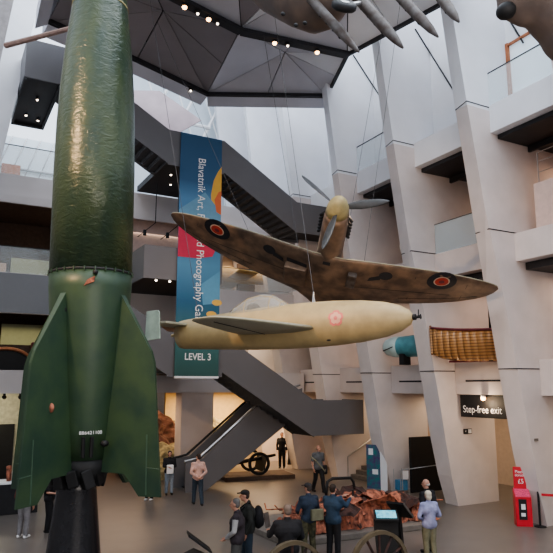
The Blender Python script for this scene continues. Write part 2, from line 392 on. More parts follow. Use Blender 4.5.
# belt barrier
bb = tag(empty('belt_barrier', (16.08, 13.22, 0)), 'black barrier post with red belt beside the donation box', 'barrier')
MB().lathe([(.17, 0), (.17, .02), (.03, .04)], n=20).build('base', 'black', bb); MB().lathe([(.032, .03), (.032, .96), (.035, 1.0)], n=12).build('post', 'black', bb)
MB().box(0, .01, 0, .01, 0, .01).prism([(0, 0, .88), (0, 0, .95), (1.2, -1.6, .95), (1.2, -1.6, .88)], (.01, .01, 0)).build('belt', 'red', bb)
MB().lathe([(.03, .97), (.03, 1.0)], (1.2, -1.6, 0), 12).lathe([(.17, 0), (.03, .03), (.03, .97)], (1.2, -1.6, 0), 12).build('post', 'black', bb)

# first-floor exhibits in the bays -----------------------------------------
def boat():
    t = tag(empty('wooden_boat', (15.95, 15.27, 5.78), (0, 0, radians(-63))), 'varnished wooden clinker boat with maroon gunwale on the first-floor balcony', 'boat')
    rings = []; n = 12
    for k in range(13):
        u = k / 12.; x = -1.5 + u * 3.0
        wdt = .52 * min(1, sin(min(u * 1.5, 1) * pi / 2) ** .6 + .02); dep = .72 + .1 * (1 - u) ** 2
        keel = -.88 + .30 * (1 - u) ** 6
        top = .14 + .20 * (1 - u) ** 3
        r = []
        for j in range(n + 1):
            a_ = pi * j / n
            r.append((x - .12 * (1 - u) ** 4 * 0, -wdt * cos(a_), top - (top - keel) * sin(a_) ** .7))
        rings.append(r)
    mb = MB(); nn = n + 1
    for k in range(12):
        vs = rings[k] + rings[k + 1]
        mb.add(vs, [(j, j + 1, nn + j + 1, nn + j) for j in range(n)])
    mb.add(rings[0], [tuple(range(nn))])
    h = mb.build('hull', 'wood', t, smooth=True)
    sm = h.modifiers.new('s', 'SOLIDIFY'); sm.thickness = .03
    for sg_ in (0, n): MB().tube([rings[k][sg_] for k in range(13)], .045, 6).build('gunwale', 'maroon', t)
    MB().tube([rings[0][j] for j in range(0, n + 1)], .04, 6).tube([(-1.5, 0, -.3), (-1.52, 0, .42)], .04, 6).build('stem', 'wood', t)
    MB().tube([(x, 0, -.86) for x in (-.9, 1.4)], .035, 6).build('keel', 'maroon', t)
    for x in (.5, .9): MB().box(x, x + .12, -.15, .15, -.88, -.8).build('cradle', 'black', t)
    return t
boat()
sub = tag(empty('midget_submarine', (16.1, 19.05, 5.62), (0, 0, radians(102))), 'teal rounded hull with pale nose on the first-floor balcony left of the boat', 'submarine')
MB().lathe([(.02, .98), (.17, .93), (.30, .78), (.37, .5), (.40, .1), (.42, -.4), (.42, -1.6)], n=24, axis='x').build('hull', 'tealsub', sub, smooth=True)
MB().lathe([(.02, 1.0), (.19, .95), (.32, .80), (.40, .50), (.425, .15)], n=24, axis='x').build('nose_cap', 'paleteal', sub, smooth=True)
MB().tube([(.97, .12, -.12), (.82, .30, -.15), (.55, .385, -.10), (.25, .42, -.02)], .02, 6).build('mouth_line', 'black', sub)
for x in (-.2, -1.3): MB().box(x, x + .2, -.1, .35, -.72, -.3).build('cradle', 'black', sub)
rd = tag(empty('round_display', (16.8, 22.3, 5.6)), 'brown round display disc on the first-floor balcony behind the rocket plane nose', 'display')
MB().lathe([(.6, -.04), (.6, .04)], n=28, axis='x').build('disc', 'brownwall', rd); MB().box(-.05, .05, -.2, .2, -.82, -.5).build('foot', 'black', rd)
mn = tag(empty('hanging_lampshade', (16.3, 18.75, 9.8)), 'crumpled white fabric drum hanging on the middle balcony right of the propeller', 'lampshade')
MB().lathe([(.36, -.45), (.4, -.2), (.37, .1), (.38, .42), (.3, .46)], n=20).build('shade', 'fabricwhite', mn, smooth=True)
MB().tube([(0, 0, .45), (0, 0, 1.9)], .012, 5).build('cord', 'black', mn)
sc_ = tag(empty('sculpture', (16.25, 18.6, 8.85)), 'twisted pale metal sculpture under the white fabric drum', 'sculpture')
mb = MB()
for k in range(9):
    t0 = random.uniform(-.25, .25); mb.tube([(t0, random.uniform(-.25, .25), 0), (random.uniform(-.2, .2), random.uniform(-.3, .3), .35), (random.uniform(-.2, .2), random.uniform(-.25, .25), .75)], random.uniform(.03, .06), 6)
mb.build('twisted_strips', 'fabricwhite', sc_, smooth=True)

# ------------------------------------------------------------------ back wall bands and galleries
YB = 27.0
for n_, (z0, z1, m_) in enumerate(((3.8, 4.72, 'band'), (7.0, 8.65, 'band'), (11.9, 12.8, 'band'))):
    st(MB().box(-3, 16.3, YB, YB + .25, z0, z1).build('wall_back', 'steelgreyband' if False else m_))
    st(MB().box(-3, 26, YB + .25, 34, z1 - .75, z1).build('ceiling_slab', 'brownwall'))
st(MB().box(-3, 16.3, YB - .12, YB + .02, 11.55, 11.9).build('trim_1', 'band'))
st(MB().box(7.0, 9.9, YB + .6, YB + .7, 8.65, 12.05).build('wall_back', 'pinkwall'))
st(MB().box(-3, 6.2, YB - .02, YB + .0, 7.02, 8.63).build('trim_2', mat('grey_blue_fascia', (.24, .245, .26), .6, var=.01)))
st(MB().box(9.9, 10.6, YB + .1, YB + .9, 0, 3.8).box(10.6, 11.45, YB + .1, YB + .9, 0, 3.8).build('wall_back', 'concrete'))
# ground floor back rooms
st(MB().box(-3, 4.4, 31, 31.2, 0, 3.8).build('wall_back', mat('pale_room_wall', (.60, .58, .45), .8)))
dr = st(MB().box(2.0, 3.38, 30.9, 31.0, 0, 2.4).build('door_1', 'black'))
st(MB().box(4.2, 10, 33, 33.2, 0, 3.8).build('wall_back', 'pinkwall'))
st(MB().box(11.0, 22, 32.6, 32.8, 0, 3.8).build('wall_back', 'yellowwall'))
st(MB().box(4.4, 4.65, YB + 1.2, 34, 0, 3.8).build('wall_back', 'white'))
# gallery back walls at upper levels
st(MB().box(-3, 6.9, 32.5, 32.7, 4.7, 7.9).build('wall_back', 'brownwall'))
st(MB().box(6.9, 22, 32.5, 32.7, 4.7, 7.9).build('wall_back', 'warmwall'))
st(MB().box(-3, 5, 32.5, 32.7, 8.65, 12.05).build('wall_back', 'brownwall'))
st(MB().box(5, 22, 31.5, 31.7, 8.65, 12.05).build('wall_back', 'warmwall'))
for (x0, x1, z0, z1, m_, nme, lab) in ((2.6, 5.2, 4.75, 7.0, 'greenpanel', 'gallery_panel', 'pale green lit panel in the first-floor gallery left of the rocket'),
                              (1.4, 2.5, 4.75, 7.0, 'yellowwall', 'gallery_panel', 'orange panel at the far left of the first-floor gallery'),
                              (2.8, 4.9, 8.65, 10.2, 'greenpanel', 'gallery_panel', 'green panel behind the glass of the second-floor gallery'),
                              (1.6, 2.6, 8.65, 9.9, 'pinkwall', 'gallery_panel', 'peach panel behind the glass at the left edge')):
    tag(MB().box(x0, x1, 31.9, 32.0, z0, z1).build(nme, m_), lab, 'display panel')  # plain coloured display panels, no lamp inside
# wheel/gun exhibit left first floor
gw = tag(empty('gun_exhibit', (2.5, 28.0, 4.72)), 'dark gun exhibit with curved bronze-rimmed shield in the first-floor gallery', 'gun')
pts = [(1.15 * cos(t_) + .05, 0, .05 + .85 * sin(t_)) for t_ in [pi * k / 16 for k in range(17)]]
MB().prism([(p[0] * .93, .05, p[2] * .93) for p in pts], (0, .5, 0)).build('shield', 'black', gw)
MB().tube(pts, .07, 8).build('rim', 'copper', gw, smooth=True)
MB().box(-1.6, 1.65, .6, 1.2, 0, 1.1).build('body', 'brownwall', gw)
MB().box(1.0, 1.5, -.05, .3, .3, 1.2).build('breech', 'maroon', gw, bevel=.05)
# second floor glass (left), third-floor glass
for (x0, x1, z0, z1, lab) in ((-.5, 6.3, 8.65, 9.75, 'clear glass balustrade of the second-floor gallery left of the rocket'),
                              (-.5, 6.3, 12.8, 14.1, 'clear glass balustrade of the third-floor gallery left of the rocket'),
                              (10.2, 16.2, 8.65, 9.75, 'clear glass balustrade in front of the yellow aircraft gallery')):
    g_ = tag(empty('glass_balustrade', (x0, YB + .1, z0)), lab, 'balustrade')
    MB().box(0, x1 - x0, 0, .02, 0, z1 - z0).build('glass_panel', 'glass', g_); MB().box(0, x1 - x0, -.01, .03, z1 - z0, z1 - z0 + .03).build('top_rail', 'steeldark', g_)
# third floor back glazing (bright)
wz = st(MB().box(1.2, 6.8, 30, 30.05, 12.8, 15.6).build('window_5', 'frost'))
mb = MB()
for k in range(9): mb.tube([(1.4 + k * .62, 29.9, 12.8), (2.3 + k * .62, 29.9, 15.6)], .035, 5)
mb.box(1.2, 6.8, 29.85, 29.98, 14.0, 14.06); mb.build('glazing_bars', 'chrome', wz)
tag(MB().box(1.9, 2.7, 29.6, 29.7, 12.8, 14.1).build('orange_screen', 'copper'), 'small orange screen behind the third-floor glass at left edge', 'screen')
# pale upper end wall right of the window
st(MB().box(8.2, 22, 33.0, 33.2, 12.8, 24).build('wall_back', mat('pale_blue_panel', (.62, .68, .73), .6, var=.02, emit=.08)))  # faint emission in the panel colour stands in for skylight on it
st(MB().box(-3, 8.2, 33.0, 33.2, 12.8, 15).build('wall_back', 'concrete_up'))
# roof glazing bars over the stair
mb = MB()
for k in range(4): mb.tube([(8.6 + k * 1.7, 32, 17), (11.4 + k * 1.7, 32.5, 23)], .10, 6); mb.tube([(10.6 + k * 1.7, 32, 17), (8.8 + k * 1.7, 32.5, 23)], .05, 6)
mb.tube([(3, 32, 19), (13, 32, 19)], .1, 6)
st(mb.build('trim_3', 'white'))
# pinkish return panel of the upper landing, between stair and soffit
st(MB().prism([(6.6, 26.2, 14.6), (8.4, 26.2, 15.2), (10.2, 26.2, 16.6), (8.1, 26.2, 17.6), (6.3, 26.2, 17.2)], (0, .15, 0)).build('wall_back', mat('mauve_return_panel', (.42, .34, .36), .4, var=.1, scale=1.)))
# left leaning piers
for yy, x0, x1, lab in ((24.2, 1.05, 2.55, 'white leaning pier at the left edge, farther one'), (18.5, .35, 1.62, 'grey leaning pier at the top left corner, nearer one')):
    t = tag(empty('leaning_pier', (0, yy, 0)), lab, 'column'); t['kind'] = 'structure'
    b0 = x0 - .5
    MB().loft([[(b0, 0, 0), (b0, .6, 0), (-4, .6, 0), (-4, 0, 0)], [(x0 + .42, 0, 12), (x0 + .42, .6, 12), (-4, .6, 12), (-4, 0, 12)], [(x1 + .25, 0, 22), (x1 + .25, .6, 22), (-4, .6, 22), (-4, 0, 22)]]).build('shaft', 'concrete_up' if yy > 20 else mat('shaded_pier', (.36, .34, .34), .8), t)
st(MB().box(-3, 1.0, 25.5, 25.8, 12.8, 22).build('wall_left', 'concrete_up'))

# yellow aircraft in gallery
ya = tag(empty('gallery_aircraft', (13.6, 29.0, 9.75), (0, radians(-6), radians(170))), 'small mustard yellow aircraft hanging in the gallery behind the dark wing', 'aircraft')
MB().lathe([(.05, 1.6), (.35, 1.3), (.42, .6), (.38, -.4), (.2, -1.8), (.06, -2.2)], n=16, axis='x').build('fuselage', mat('mustard_paint', (.62, .40, .12), .5), ya, smooth=True)
MB().box(-.3, .7, -2.6, 2.6, -.25, -.18).build('wing', mat('mustard_wing', (.55, .36, .13), .5), ya, bevel=.02)
MB().box(-2.2, -1.7, -.8, .8, 0, .05).build('tailplane', 'spitspin', ya)
for (x0, x1, z0, z1, m_, lab) in ((11.6, 12.6, 8.65, 10.2, 'darkwall', 'dark figure screen behind the gallery glass under the yellow aircraft'),
                                  (13.9, 14.9, 8.65, 10.6, 'brownwall', 'brown screen standing behind the gallery glass right of the yellow aircraft'),
                                  (12.9, 14.0, 4.72, 6.6, 'darkwall', 'dark framed display case in the first-floor gallery behind the stairs')):
    tag(MB().box(x0, x1, 29.8, 30.0, z0, z1).build('partition_screen', m_), lab, 'screen')

# ------------------------------------------------------------------ staircase (zigzag steel)
YS, YD = 22.5, 24.3
def flight(t, xa, za, xb, zb, th=1.42, steps=12, y0=YS, y1=YD):
    """za, zb: top of parapet at xa, xb; th: parapet height (vertical)"""
    for y in (y0, y1 - .06):
        MB().prism([(xa, y, za), (xb, y, zb), (xb, y, zb - th), (xa, y, za - th)], (0, .06, 0)).build('parapet_panel', 'steelgrey', t)
    mb = MB()
    for k in range(steps):
        u0, u1 = k / steps, (k + 1) / steps
        X0, X1 = xa + (xb - xa) * u0, xa + (xb - xa) * u1
        Zl = min(za + (zb - za) * u0, za + (zb - za) * u1) - th
        mb.box(min(X0, X1), max(X0, X1), y0 + .07, y1 - .07, Zl + .16, Zl + .24)
        xr = X1 if zb < za else X0
        mb.box(xr - .03, xr + .03, y0 + .07, y1 - .07, Zl + .04, Zl + .24 + abs(zb - za) / steps)
    mb.build('step_soffit', 'tread', t)
def landing(t, xa, xb, ztop, th=1.45, y0=YS, y1=YD, ends=''):
    MB().box(xa, xb, y0, y0 + .06, ztop - th, ztop).build('parapet_panel', 'steelgrey', t)
    if y1 < 26: MB().box(xa, xb, y1 - .06, y1, ztop - th, ztop).build('parapet_panel', 'steelgrey', t)
    for e in ends:
        x = xa if e == 'l' else xb - .06
        MB().box(x, x + .06, y0 + .06, y1 - .06, ztop - th, ztop).build('end_panel', 'steelgrey', t)
    MB().box(xa + .02, xb - .02, y0 + .06, y1 - .06, ztop - th + .12, ztop - 1.08).build('deck', 'steeldark', t)
ls = tag(empty('staircase', (0, 0, 0)), 'lower dark grey steel staircase running down to the right behind the cream aircraft', 'staircase')
landing(ls, 14.05, 16.6, 3.5, 1.45, ends='r'); flight(ls, 9.85, 6.12, 14.05, 3.5, 1.5, 14)
landing(ls, 7.6, 9.85, 6.12, 1.68, y1=26.95); flight(ls, 4.2, 8.2, 7.6, 6.12, 1.6, 10)
us = tag(empty('staircase', (0, 0, 0)), 'upper dark grey steel staircase crossing behind the tall blue banner', 'staircase')
landing(us, 13.3, 16.2, 12.0, 1.35); flight(us, 9.8, 14.15, 13.3, 12.0, 1.38, 13)
landing(us, 7.4, 9.8, 14.15, 1.45, y1=26.95); flight(us, 3.25, 16.55, 7.4, 14.15, 1.4, 14)
landing(us, 1.95, 3.25, 16.55, 1.5, y1=26.95, ends='l')
MB().box(1.95, 3.25, 22.56, 26.95, 15.04, 15.16).box(1.95, 2.05, 22.5, 26.95, 14.95, 15.06).box(3.15, 3.25, 22.5, 26.95, 14.95, 15.06).box(1.95, 3.25, 26.8, 26.95, 14.95, 15.06).build('underside_frame', 'steeldark', us)
for (x, y, z) in ((2.6, 24.0, 15.02), (2.4, 25.7, 15.02), (2.9, 26.0, 15.02), (8.2, 24.5, 12.66), (7.8, 23.3, 12.66)):
    d_ = tag(empty('downlight', (x, y, z)), 'small round downlight in the dark underside of the upper staircase', 'downlight', 'downlights under the upper staircase')
    MB().lathe([(.06, -.08), (.06, 0)], n=12).build('housing', 'black', d_); MB().ball((0, 0, -.08), .045).build('bulb', 'lamplow', d_)
# second-floor landing box beside the banner
lb = tag(empty('landing_box', (0, 0, 0)), 'brown grey balcony box left of the tall banner at mid height', 'balcony')
MB().box(6.58, 9.8, 22.5, 22.56, 8.1, 9.38).build('front_panel', mat('taupe_steel', (.20, .18, .175), .55, var=.03, scale=1.), lb)
MB().box(6.58, 6.64, 22.56, 26.95, 8.1, 9.38).build('side_panel', 'steelgrey', lb); MB().box(6.64, 9.8, 22.56, 26.95, 8.15, 8.35).build('deck', 'steeldark', lb)
for x in (7.2, 7.75, 8.3):
    d_ = tag(empty('downlight', (x, 22.9, 8.14)), 'small round downlight under the taupe balcony box', 'downlight', 'downlights under the balcony box')
    MB().lathe([(.07, -.02), (.07, 0)], n=12).build('housing', 'black', d_); MB().ball((0, 0, -.03), .05).build('bulb', 'lamplow', d_)
for n_, (xx) in enumerate((7.3, 8.3)):
    tl = tag(empty('track_light', (xx, 25.0, 10.6)), ('left' if n_ == 0 else 'right') + ' one of two black track lights above the taupe balcony box', 'track light')
    MB().tube([(-.3, 0, -.35), (.45, 0, .35), (.45, 0, 2.12)], .02, 6).build('track', 'black', tl); MB().lathe([(.07, -.25), (.07, -.02)], n=12).build('lamp_head', 'black', tl)
# banner
M_b = {}
def flat(n, c): return mat(n, c, .6, var=.03)
bnr = tag(empty('tall_banner', (7.86, 22.38, 4.4)), 'very tall blue exhibition banner with white lettering hanging on the staircase landings', 'banner')
def bsheet():
    m, nt, b = nm('banner_print'); N = nt.nodes; L = nt.links; b.inputs['Roughness'].default_value = .6
    tc = N.new('ShaderNodeTexCoord'); sx = N.new('ShaderNodeSeparateXYZ'); L.new(tc.outputs['Generated'], sx.inputs[0])
    cr = N.new('ShaderNodeValToRGB'); L.new(sx.outputs['Z'], cr.inputs['Fac']); e = cr.color_ramp.elements
    e[0].position = 0; e[0].color = (.035, .10, .09, 1); e[1].position = 1; e[1].color = (.025, .085, .17, 1)
    for p_, c_ in ((.17, (.05, .16, .16, 1)), (.30, (.03, .12, .22, 1)), (.45, (.10, .27, .42, 1)), (.58, (.05, .16, .30, 1)), (.72, (.10, .25, .42, 1)), (.80, (.03, .10, .20, 1))):
        x = e.new(p_); x.color = c_
    L.new(cr.outputs['Color'], b.inputs['Base Color']); return m
MB().box(0, 1.98, 0, .03, 0, 9.7).build('sheet', bsheet(), bnr)
def bp(poly, name, col, off): MB().prism([(x, -off, z) for x, z in poly], (0, off * .5 if off > .0 else .001, 0)).build(name, flat(name + '_ink', col), bnr)
bp([(1.98, 8.55), (1.8, 8.3), (1.6, 7.9), (1.48, 7.3), (1.5, 6.9), (1.98, 6.7)], 'yellow_shape', (.75, .42, .07), .006)
bp([(1.98, 7.5), (1.85, 7.45), (1.65, 7.1), (1.75, 6.6), (1.98, 6.5)], 'orange_shape', (.70, .17, .06), .01)
bp([(0.0, 6.5), (1.2, 7.35), (1.98, 6.6), (1.98, 5.9), (0.0, 5.9)], 'pale_blue_shape', (.16, .33, .46), .008)
bp([(0, 5.95), (1.1, 5.6), (1.72, 5.0), (1.6, 4.75), (.9, 4.62), (0, 4.62)], 'red_shape', (.62, .04, .09), .012)
bp([(1.1, 3.6), (1.98, 4.2), (1.98, 2.9), (1.2, 2.8)], 'light_blue_patch', (.12, .32, .48), .008)
for cx_, cz_ in ((1.85, 2.92), (1.6, 2.45)):
    bp([(cx_ + .24 * cos(t_), cz_ + .12 * sin(t_)) for t_ in [2 * pi * k / 16 for k in range(16)]], 'yellow_dot', (.72, .45, .10), .016)
MB().box(0, 1.98, -.02, .0, -.02, .06).build('bottom_rail', 'white', bnr)
text('vertical_lettering', 'Blavatnik Art, Film and Photography Galleries', .50, 'white', bnr, (1.0, -.03, 8.75), (radians(90), radians(90), 0), align='LEFT', xs=.80)
text('level_lettering', 'LEVEL 3', .36, 'white', bnr, (1.02, -.02, .78), (radians(90), 0, 0), bold=.006)

# escalator
es = tag(empty('escalator', (0, 23.85, 0)), 'dark grey escalator rising to the right under the lower staircase', 'escalator')
for y, z_, nme in ((0, 0, 'near_side_panel'), (1.35, 0, 'far_side_panel')):
    MB().prism([(8.95, y, 0), (9.8, y, 0), (14.3, y, 3.0), (14.3, y, 4.0), (12.2, y, 3.35), (9.6, y, 1.22), (8.95, y, 1.15)], (0, .07, 0)).build(nme, 'steelgrey', es)
    MB().tube([(8.9, y + .03, 1.17), (9.5, y + .03, 1.28), (12.3, y + .03, 3.5), (14.2, y + .03, 4.15)], .05, 6).build('handrail', 'chrome' if y == 0 else 'black', es)
mb = MB()
for k in range(16): mb.box(9.3 + k * .3, 9.62 + k * .3, .1, 1.33, max(0, k * .235 - .2), .05 + k * .235)
mb.build('steps', 'steeldark', es)

# ------------------------------------------------------------------ faceted suspended soffit
def atz(px, py, z):
    X = (px - 276.5) / FPX; Y_ = -(py - 276.5) / FPX
    up = Y_ * cos(PIT) + sin(PIT); fw = cos(PIT) - Y_ * sin(PIT)
    r = (X * ca + fw * sa, -X * sa + fw * ca, up); t_ = (z - H) / up
    return Vector((r[0] * t_, r[1] * t_, z))
cl = empty('ceiling'); cl['kind'] = 'structure'
Zc = 16.6
A = Vector((2.45, 21.1, Zc)); A2 = Vector((3.5, 12.0, Zc)); Bp = Vector((5.9, 22.2, Zc)); Cc = Vector((9.4, 23.55, Zc)); D = Vector((14.05, 21.2, Zc))
E_ = Vector((12.85, 17.9, Zc)); F_ = Vector((13.75, 13.7, Zc)); G = Vector((13.6, 11.5, Zc)); Hh = Vector((3.0, 12.5, Zc))
s1 = Vector((6.1, 19.65, Zc + .7)); s2 = Vector((11.3, 20.0, Zc + .7))
Lv = Vector((8.6, 18.4, Zc + .1)); L0 = Vector((4.9, 17.4, Zc + .1)); Ll = Vector((2.7, 18.2, Zc))
s3 = Vector((10.6, 14.6, Zc + .9)); s4 = Vector((6.0, 13.6, Zc + .7))
def fan(c, ring, ms):
    n = len(ring)
    for i in range(n - (0 if ring[0] != ring[-1] else 1)):
        p, q = ring[i], ring[(i + 1) % n]
        cc = (c + p + q) / 3
        tri = [cc + (v - cc) * .978 for v in (c, p, q)]
        MB().prism(tri, (0, 0, .05)).build('facet_panel', ms[i % len(ms)], cl)
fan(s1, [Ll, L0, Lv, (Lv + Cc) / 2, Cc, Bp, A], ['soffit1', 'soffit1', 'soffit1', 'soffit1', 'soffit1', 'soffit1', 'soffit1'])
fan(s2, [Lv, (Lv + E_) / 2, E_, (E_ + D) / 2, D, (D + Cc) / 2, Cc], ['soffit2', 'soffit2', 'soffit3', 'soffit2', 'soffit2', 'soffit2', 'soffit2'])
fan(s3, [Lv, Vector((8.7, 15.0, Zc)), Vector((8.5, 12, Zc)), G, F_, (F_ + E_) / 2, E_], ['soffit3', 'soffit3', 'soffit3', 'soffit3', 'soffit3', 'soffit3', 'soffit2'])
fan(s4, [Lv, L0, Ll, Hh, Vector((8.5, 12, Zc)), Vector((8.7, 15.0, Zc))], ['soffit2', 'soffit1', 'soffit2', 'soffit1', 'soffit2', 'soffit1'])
MB().prism([v + Vector((0, 0, .95)) for v in (A, Ll, Hh, G, F_, E_, D, Cc, Bp)], (0, 0, .1)).build('backing', 'joint', cl)
mb = MB()
def strip(a, b_, w_, z0, z1, mbb):
    d = (b_ - a); d.z = 0; d.normalize(); n_ = Vector((-d.y, d.x, 0)) * w_
    p = [a + n_, a - n_, b_ - n_, b_ + n_]
    mbb.hexa([(v.x, v.y, z0) for v in p] + [(v.x, v.y, z1) for v in p])
for a_, b_ in ((L0, Lv), (Lv, E_), (Ll, L0), (A, Bp), (Bp, Cc), (Cc, D)): strip(a_, b_, .17, Zc - .12, Zc + .02, mb)
mb.build('light_channel', 'steeldark', cl)
mb = MB()
ring = [A + Vector((-.1, -3.0, 0)), A, Bp, Cc, D, E_, F_]
for a_, b_ in list(zip(ring, ring[1:]))[:4]:
    d = (b_ - a_).normalized(); n_ = Vector((-d.y, d.x, 0)) * (.40 if a_ in (A, Bp, Cc, ring[0]) else .05)
    mb.hexa([tuple(a_ + Vector((0, 0, -.14))), tuple(b_ + Vector((0, 0, -.14))), tuple(b_ + n_ + Vector((0, 0, -.40))), tuple(a_ + n_ + Vector((0, 0, -.40))),
             tuple(a_ + Vector((0, 0, 1.06))), tuple(b_ + Vector((0, 0, 1.06))), tuple(b_ + n_ + Vector((0, 0, .3))), tuple(a_ + n_ + Vector((0, 0, .3)))])
mb.build('edge_trim', 'soffit2', cl)
mb = MB()
for a_, b_ in ((D, E_), (E_, F_)): strip(a_, b_, .06, Zc - .1, Zc + 1.06, mb)
mb.build('dark_edge', 'steeldark', cl)
def onseg(a_, b_, u): return a_ + (b_ - a_) * u
for n_, (q, big) in enumerate(((onseg(L0, Lv, .12), 1), (onseg(L0, Lv, .36), 1), (onseg(L0, Lv, .50), 0), (onseg(L0, Lv, .62), 1), (onseg(L0, Lv, .72), 0), (onseg(Lv, E_, .30), 1), (onseg(Lv, E_, .42), 0), (onseg(Lv, E_, .70), 1), (onseg(Bp, Cc, .75), 0))):
    d_ = tag(empty('ceiling_spotlight', (q.x, q.y, Zc - .14)), 'glowing warm spotlight in the dark channel of the faceted ceiling' if big else 'small dim white spotlight in the dark channel of the faceted ceiling', 'spotlight', 'large ceiling channel spotlights' if big else 'small ceiling channel spotlights')
    MB().lathe([(.10, -.06), (.1, .02)], n=14).build('housing', 'black', d_); MB().ball((0, 0, -.07), .085 if big else .045).build('bulb', 'lamp' if big else 'lamplow', d_, smooth=True)

# ------------------------------------------------------------------ V2 style rocket
vx, vy = 2.53, 12.5
_t = radians(1.0)
rk = tag(empty('rocket', (vx + .15, vy - .08, 0), Matrix.Rotation(-_t, 3, Vector((sa, ca, 0))).to_euler()), 'tall dark green rocket with wrinkled skin and swept fins standing on a black cone', 'rocket')
prof = [(.50, 2.75), (.56, 3.3), (.66, 4.2), (.75, 5.1), (.815, 5.95), (.825, 6.28), (.825, 8.4), (.81, 9.4), (.775, 10.2), (.70, 11.2), (.62, 11.9), (.54, 12.7), (.46, 13.7), (.30, 14.8), (.12, 15.8), (.02, 16.3)]
prof = [(a_ * .97, b_) for a_, b_ in prof]
MB().lathe([p for p in prof if p[1] <= 6.3], n=64).build('tail_section', 'v2fin', rk, smooth=True)
MB().lathe([(.797, 6.29)] + [p for p in prof if p[1] > 6.3], n=64).build('body', 'v2', rk, smooth=True)
MB().lathe([(.78, 6.25), (.808, 6.26), (.808, 6.30), (.78, 6.31)], n=64).build('seam_ring', 'black', rk, smooth=True)
MB().lathe([(.53, 12.08), (.594, 12.09), (.589, 12.13), (.53, 12.14)], n=64).build('nose_ring', 'spitspin', rk, smooth=True)
mb = MB()
for k in range(26):
    t_ = 2 * pi * k / 26; MB().box(-.012, .012, -.012, .012, -.04, .04).build('seam_clip', 'v2fin', rk, loc=(.81 * cos(t_), .81 * sin(t_), 6.28), rot=(0, 0, t_))
al = radians(68)
def lat(R_, F_2): return Vector((R_ * ca + F_2 * sa, -R_ * sa + F_2 * ca, 0))
finpoly = [(.70, 5.95), (1.5, 4.72), (1.58, 4.5), (1.76, 2.12), (1.28, 2.12), (.95, 2.5), (.45, 2.52), (.45, 5.5)]
for k, ang in enumerate((0, 90, 180, 270)):
    th_ = al + radians(ang)   # left-front first
    d = lat(-cos(th_), -sin(th_))
    nrm = Vector((-d.y, d.x, 0))
    f_ = []
    for s_ in (-1, 1):
        for (r, z) in finpoly:
            if k in (0, 1) and r > .8: r = .8 + (r - .8) * .93
            tk = .07 * (1.85 - r) / 1.4 + .012
            f_.append(Vector((d.x * r, d.y * r, z)) + nrm * tk * s_)
    n = len(finpoly)
    fin = MB().add(f_, [tuple(range(n)), tuple(range(2 * n - 1, n - 1, -1))] + [(i, n + i, n + (i + 1) % n, (i + 1) % n) for i in range(n)]).build('fin', 'v2fin', rk)
    mb = MB()
    for s_ in (-1, 1):
        o_ = nrm * (s_ * .034)
        a0 = Vector((d.x * 1.40, d.y * 1.40, 2.15)) + o_; a1 = Vector((d.x * 1.40, d.y * 1.40, 3.2)) + o_
        mb.tube([a0, a1], .014, 6)
        mb.tube([Vector((d.x * 1.40, d.y * 1.40, 2.62)) + o_, Vector((d.x * 1.66, d.y * 1.66, 2.6)) + nrm * s_ * .02], .01, 6)
    mb.build('rudder_hinge', mat('pale_green_edge', (.06, .11, .07), .5) if k == 0 else 'hingemat' if False else bpy.data.materials['pale_green_edge'], fin)
    MB().box(-.03, .03, -.03, .03, -.01, .01).build('tab', 'v2fin', fin, loc=tuple(d * 1.1 + Vector((0, 0, 2.75))))
# serial number, warped round the skin in small letters
digits = '886421100'
for k, ch in enumerate(digits):
    ang = radians(-3.5) + (k - 4) * .078
    # direction towards the camera from the rocket axis
    base = math.atan2(-vy, -vx); th_ = base + ang + radians(12)
    r_ = .60
    text('serial_digit', ch, .088, 'white', rk, (r_ * cos(th_) * 1.0, r_ * sin(th_) * 1.0, 3.25), (radians(90), 0, th_ + pi / 2), extrude=.001)
nz_ = MB().lathe([(.36, 2.35), (.46, 2.5), (.48, 2.78)], n=32).build('engine_nozzle', 'black', rk, smooth=True)
base = math.atan2(-vy, -vx) + radians(5)
for o_ in (-.09, .05):
    a_ = base + o_ / .6
    MB().tube([(.60 * cos(a_), .60 * sin(a_), 2.82), (.65 * cos(a_), .65 * sin(a_), 3.18)], .035, 8).build('clamp_prong', 'black', rk)
MB().ball((.66 * cos(base + .45), .66 * sin(base + .45), 3.05), .08, .08, .06).build('black_boss', 'black', rk, smooth=True)
MB().ball((.81 * cos(base + .0), .81 * sin(base + .0), 6.2), .05).build('black_boss', 'black', rk, smooth=True)
MB().ball((.765 * cos(base - .72), .765 * sin(base - .72), 5.5), .04, .04, .06).build('black_boss', 'black', rk, smooth=True)
d = lat(-cos(al), -sin(al)); nrm = Vector((-d.y, d.x, 0))
_pp = d * 1.02 + Vector((0, 0, 3.72))
for s_ in (-1, 1):
    MB().ball(_pp + nrm * .055 * s_, .05, .05, .085).build('orange_patch', 'rust', rk, smooth=True)
MB().tube([d * 1.3 + nrm * s2_ * .047 + Vector((0, 0, 4.1 + dz_)) for s2_, dz_ in ((-1, 0), (-1, .06))], .02, 5).build('white_mark', 'white', rk)
_px = lat(.18, -.80)
MB().prism([(_px.x, _px.y, 6.05), (_px.x + .13, _px.y - .03, 6.12), (_px.x + .12, _px.y - .02, 6.02), (_px.x - .06, _px.y + .02, 5.93)], (-.01, -.02, 0)).build('bare_patch', 'rust', rk)
sd = tag(empty('display_cone', (vx - .0, vy - .0, 0)), 'tall black tapering stand holding up the green rocket', 'stand')
MB().lathe([(.62, 0), (.60, .05), (.36, 2.2), (.36, 2.45)], n=48).build('cone', 'blackgloss', sd, smooth=True)
for k in range(6):
    t_ = base + (k - 2.5) * .55
    MB().box(-.09, .09, -.10, .10, -.16 - .05 * (k % 2), .14).build('clamp_block', 'black', sd, bevel=.02, loc=(.45 * cos(t_), .45 * sin(t_), 2.45), rot=(.12 * k, .1 * (k % 3), t_))

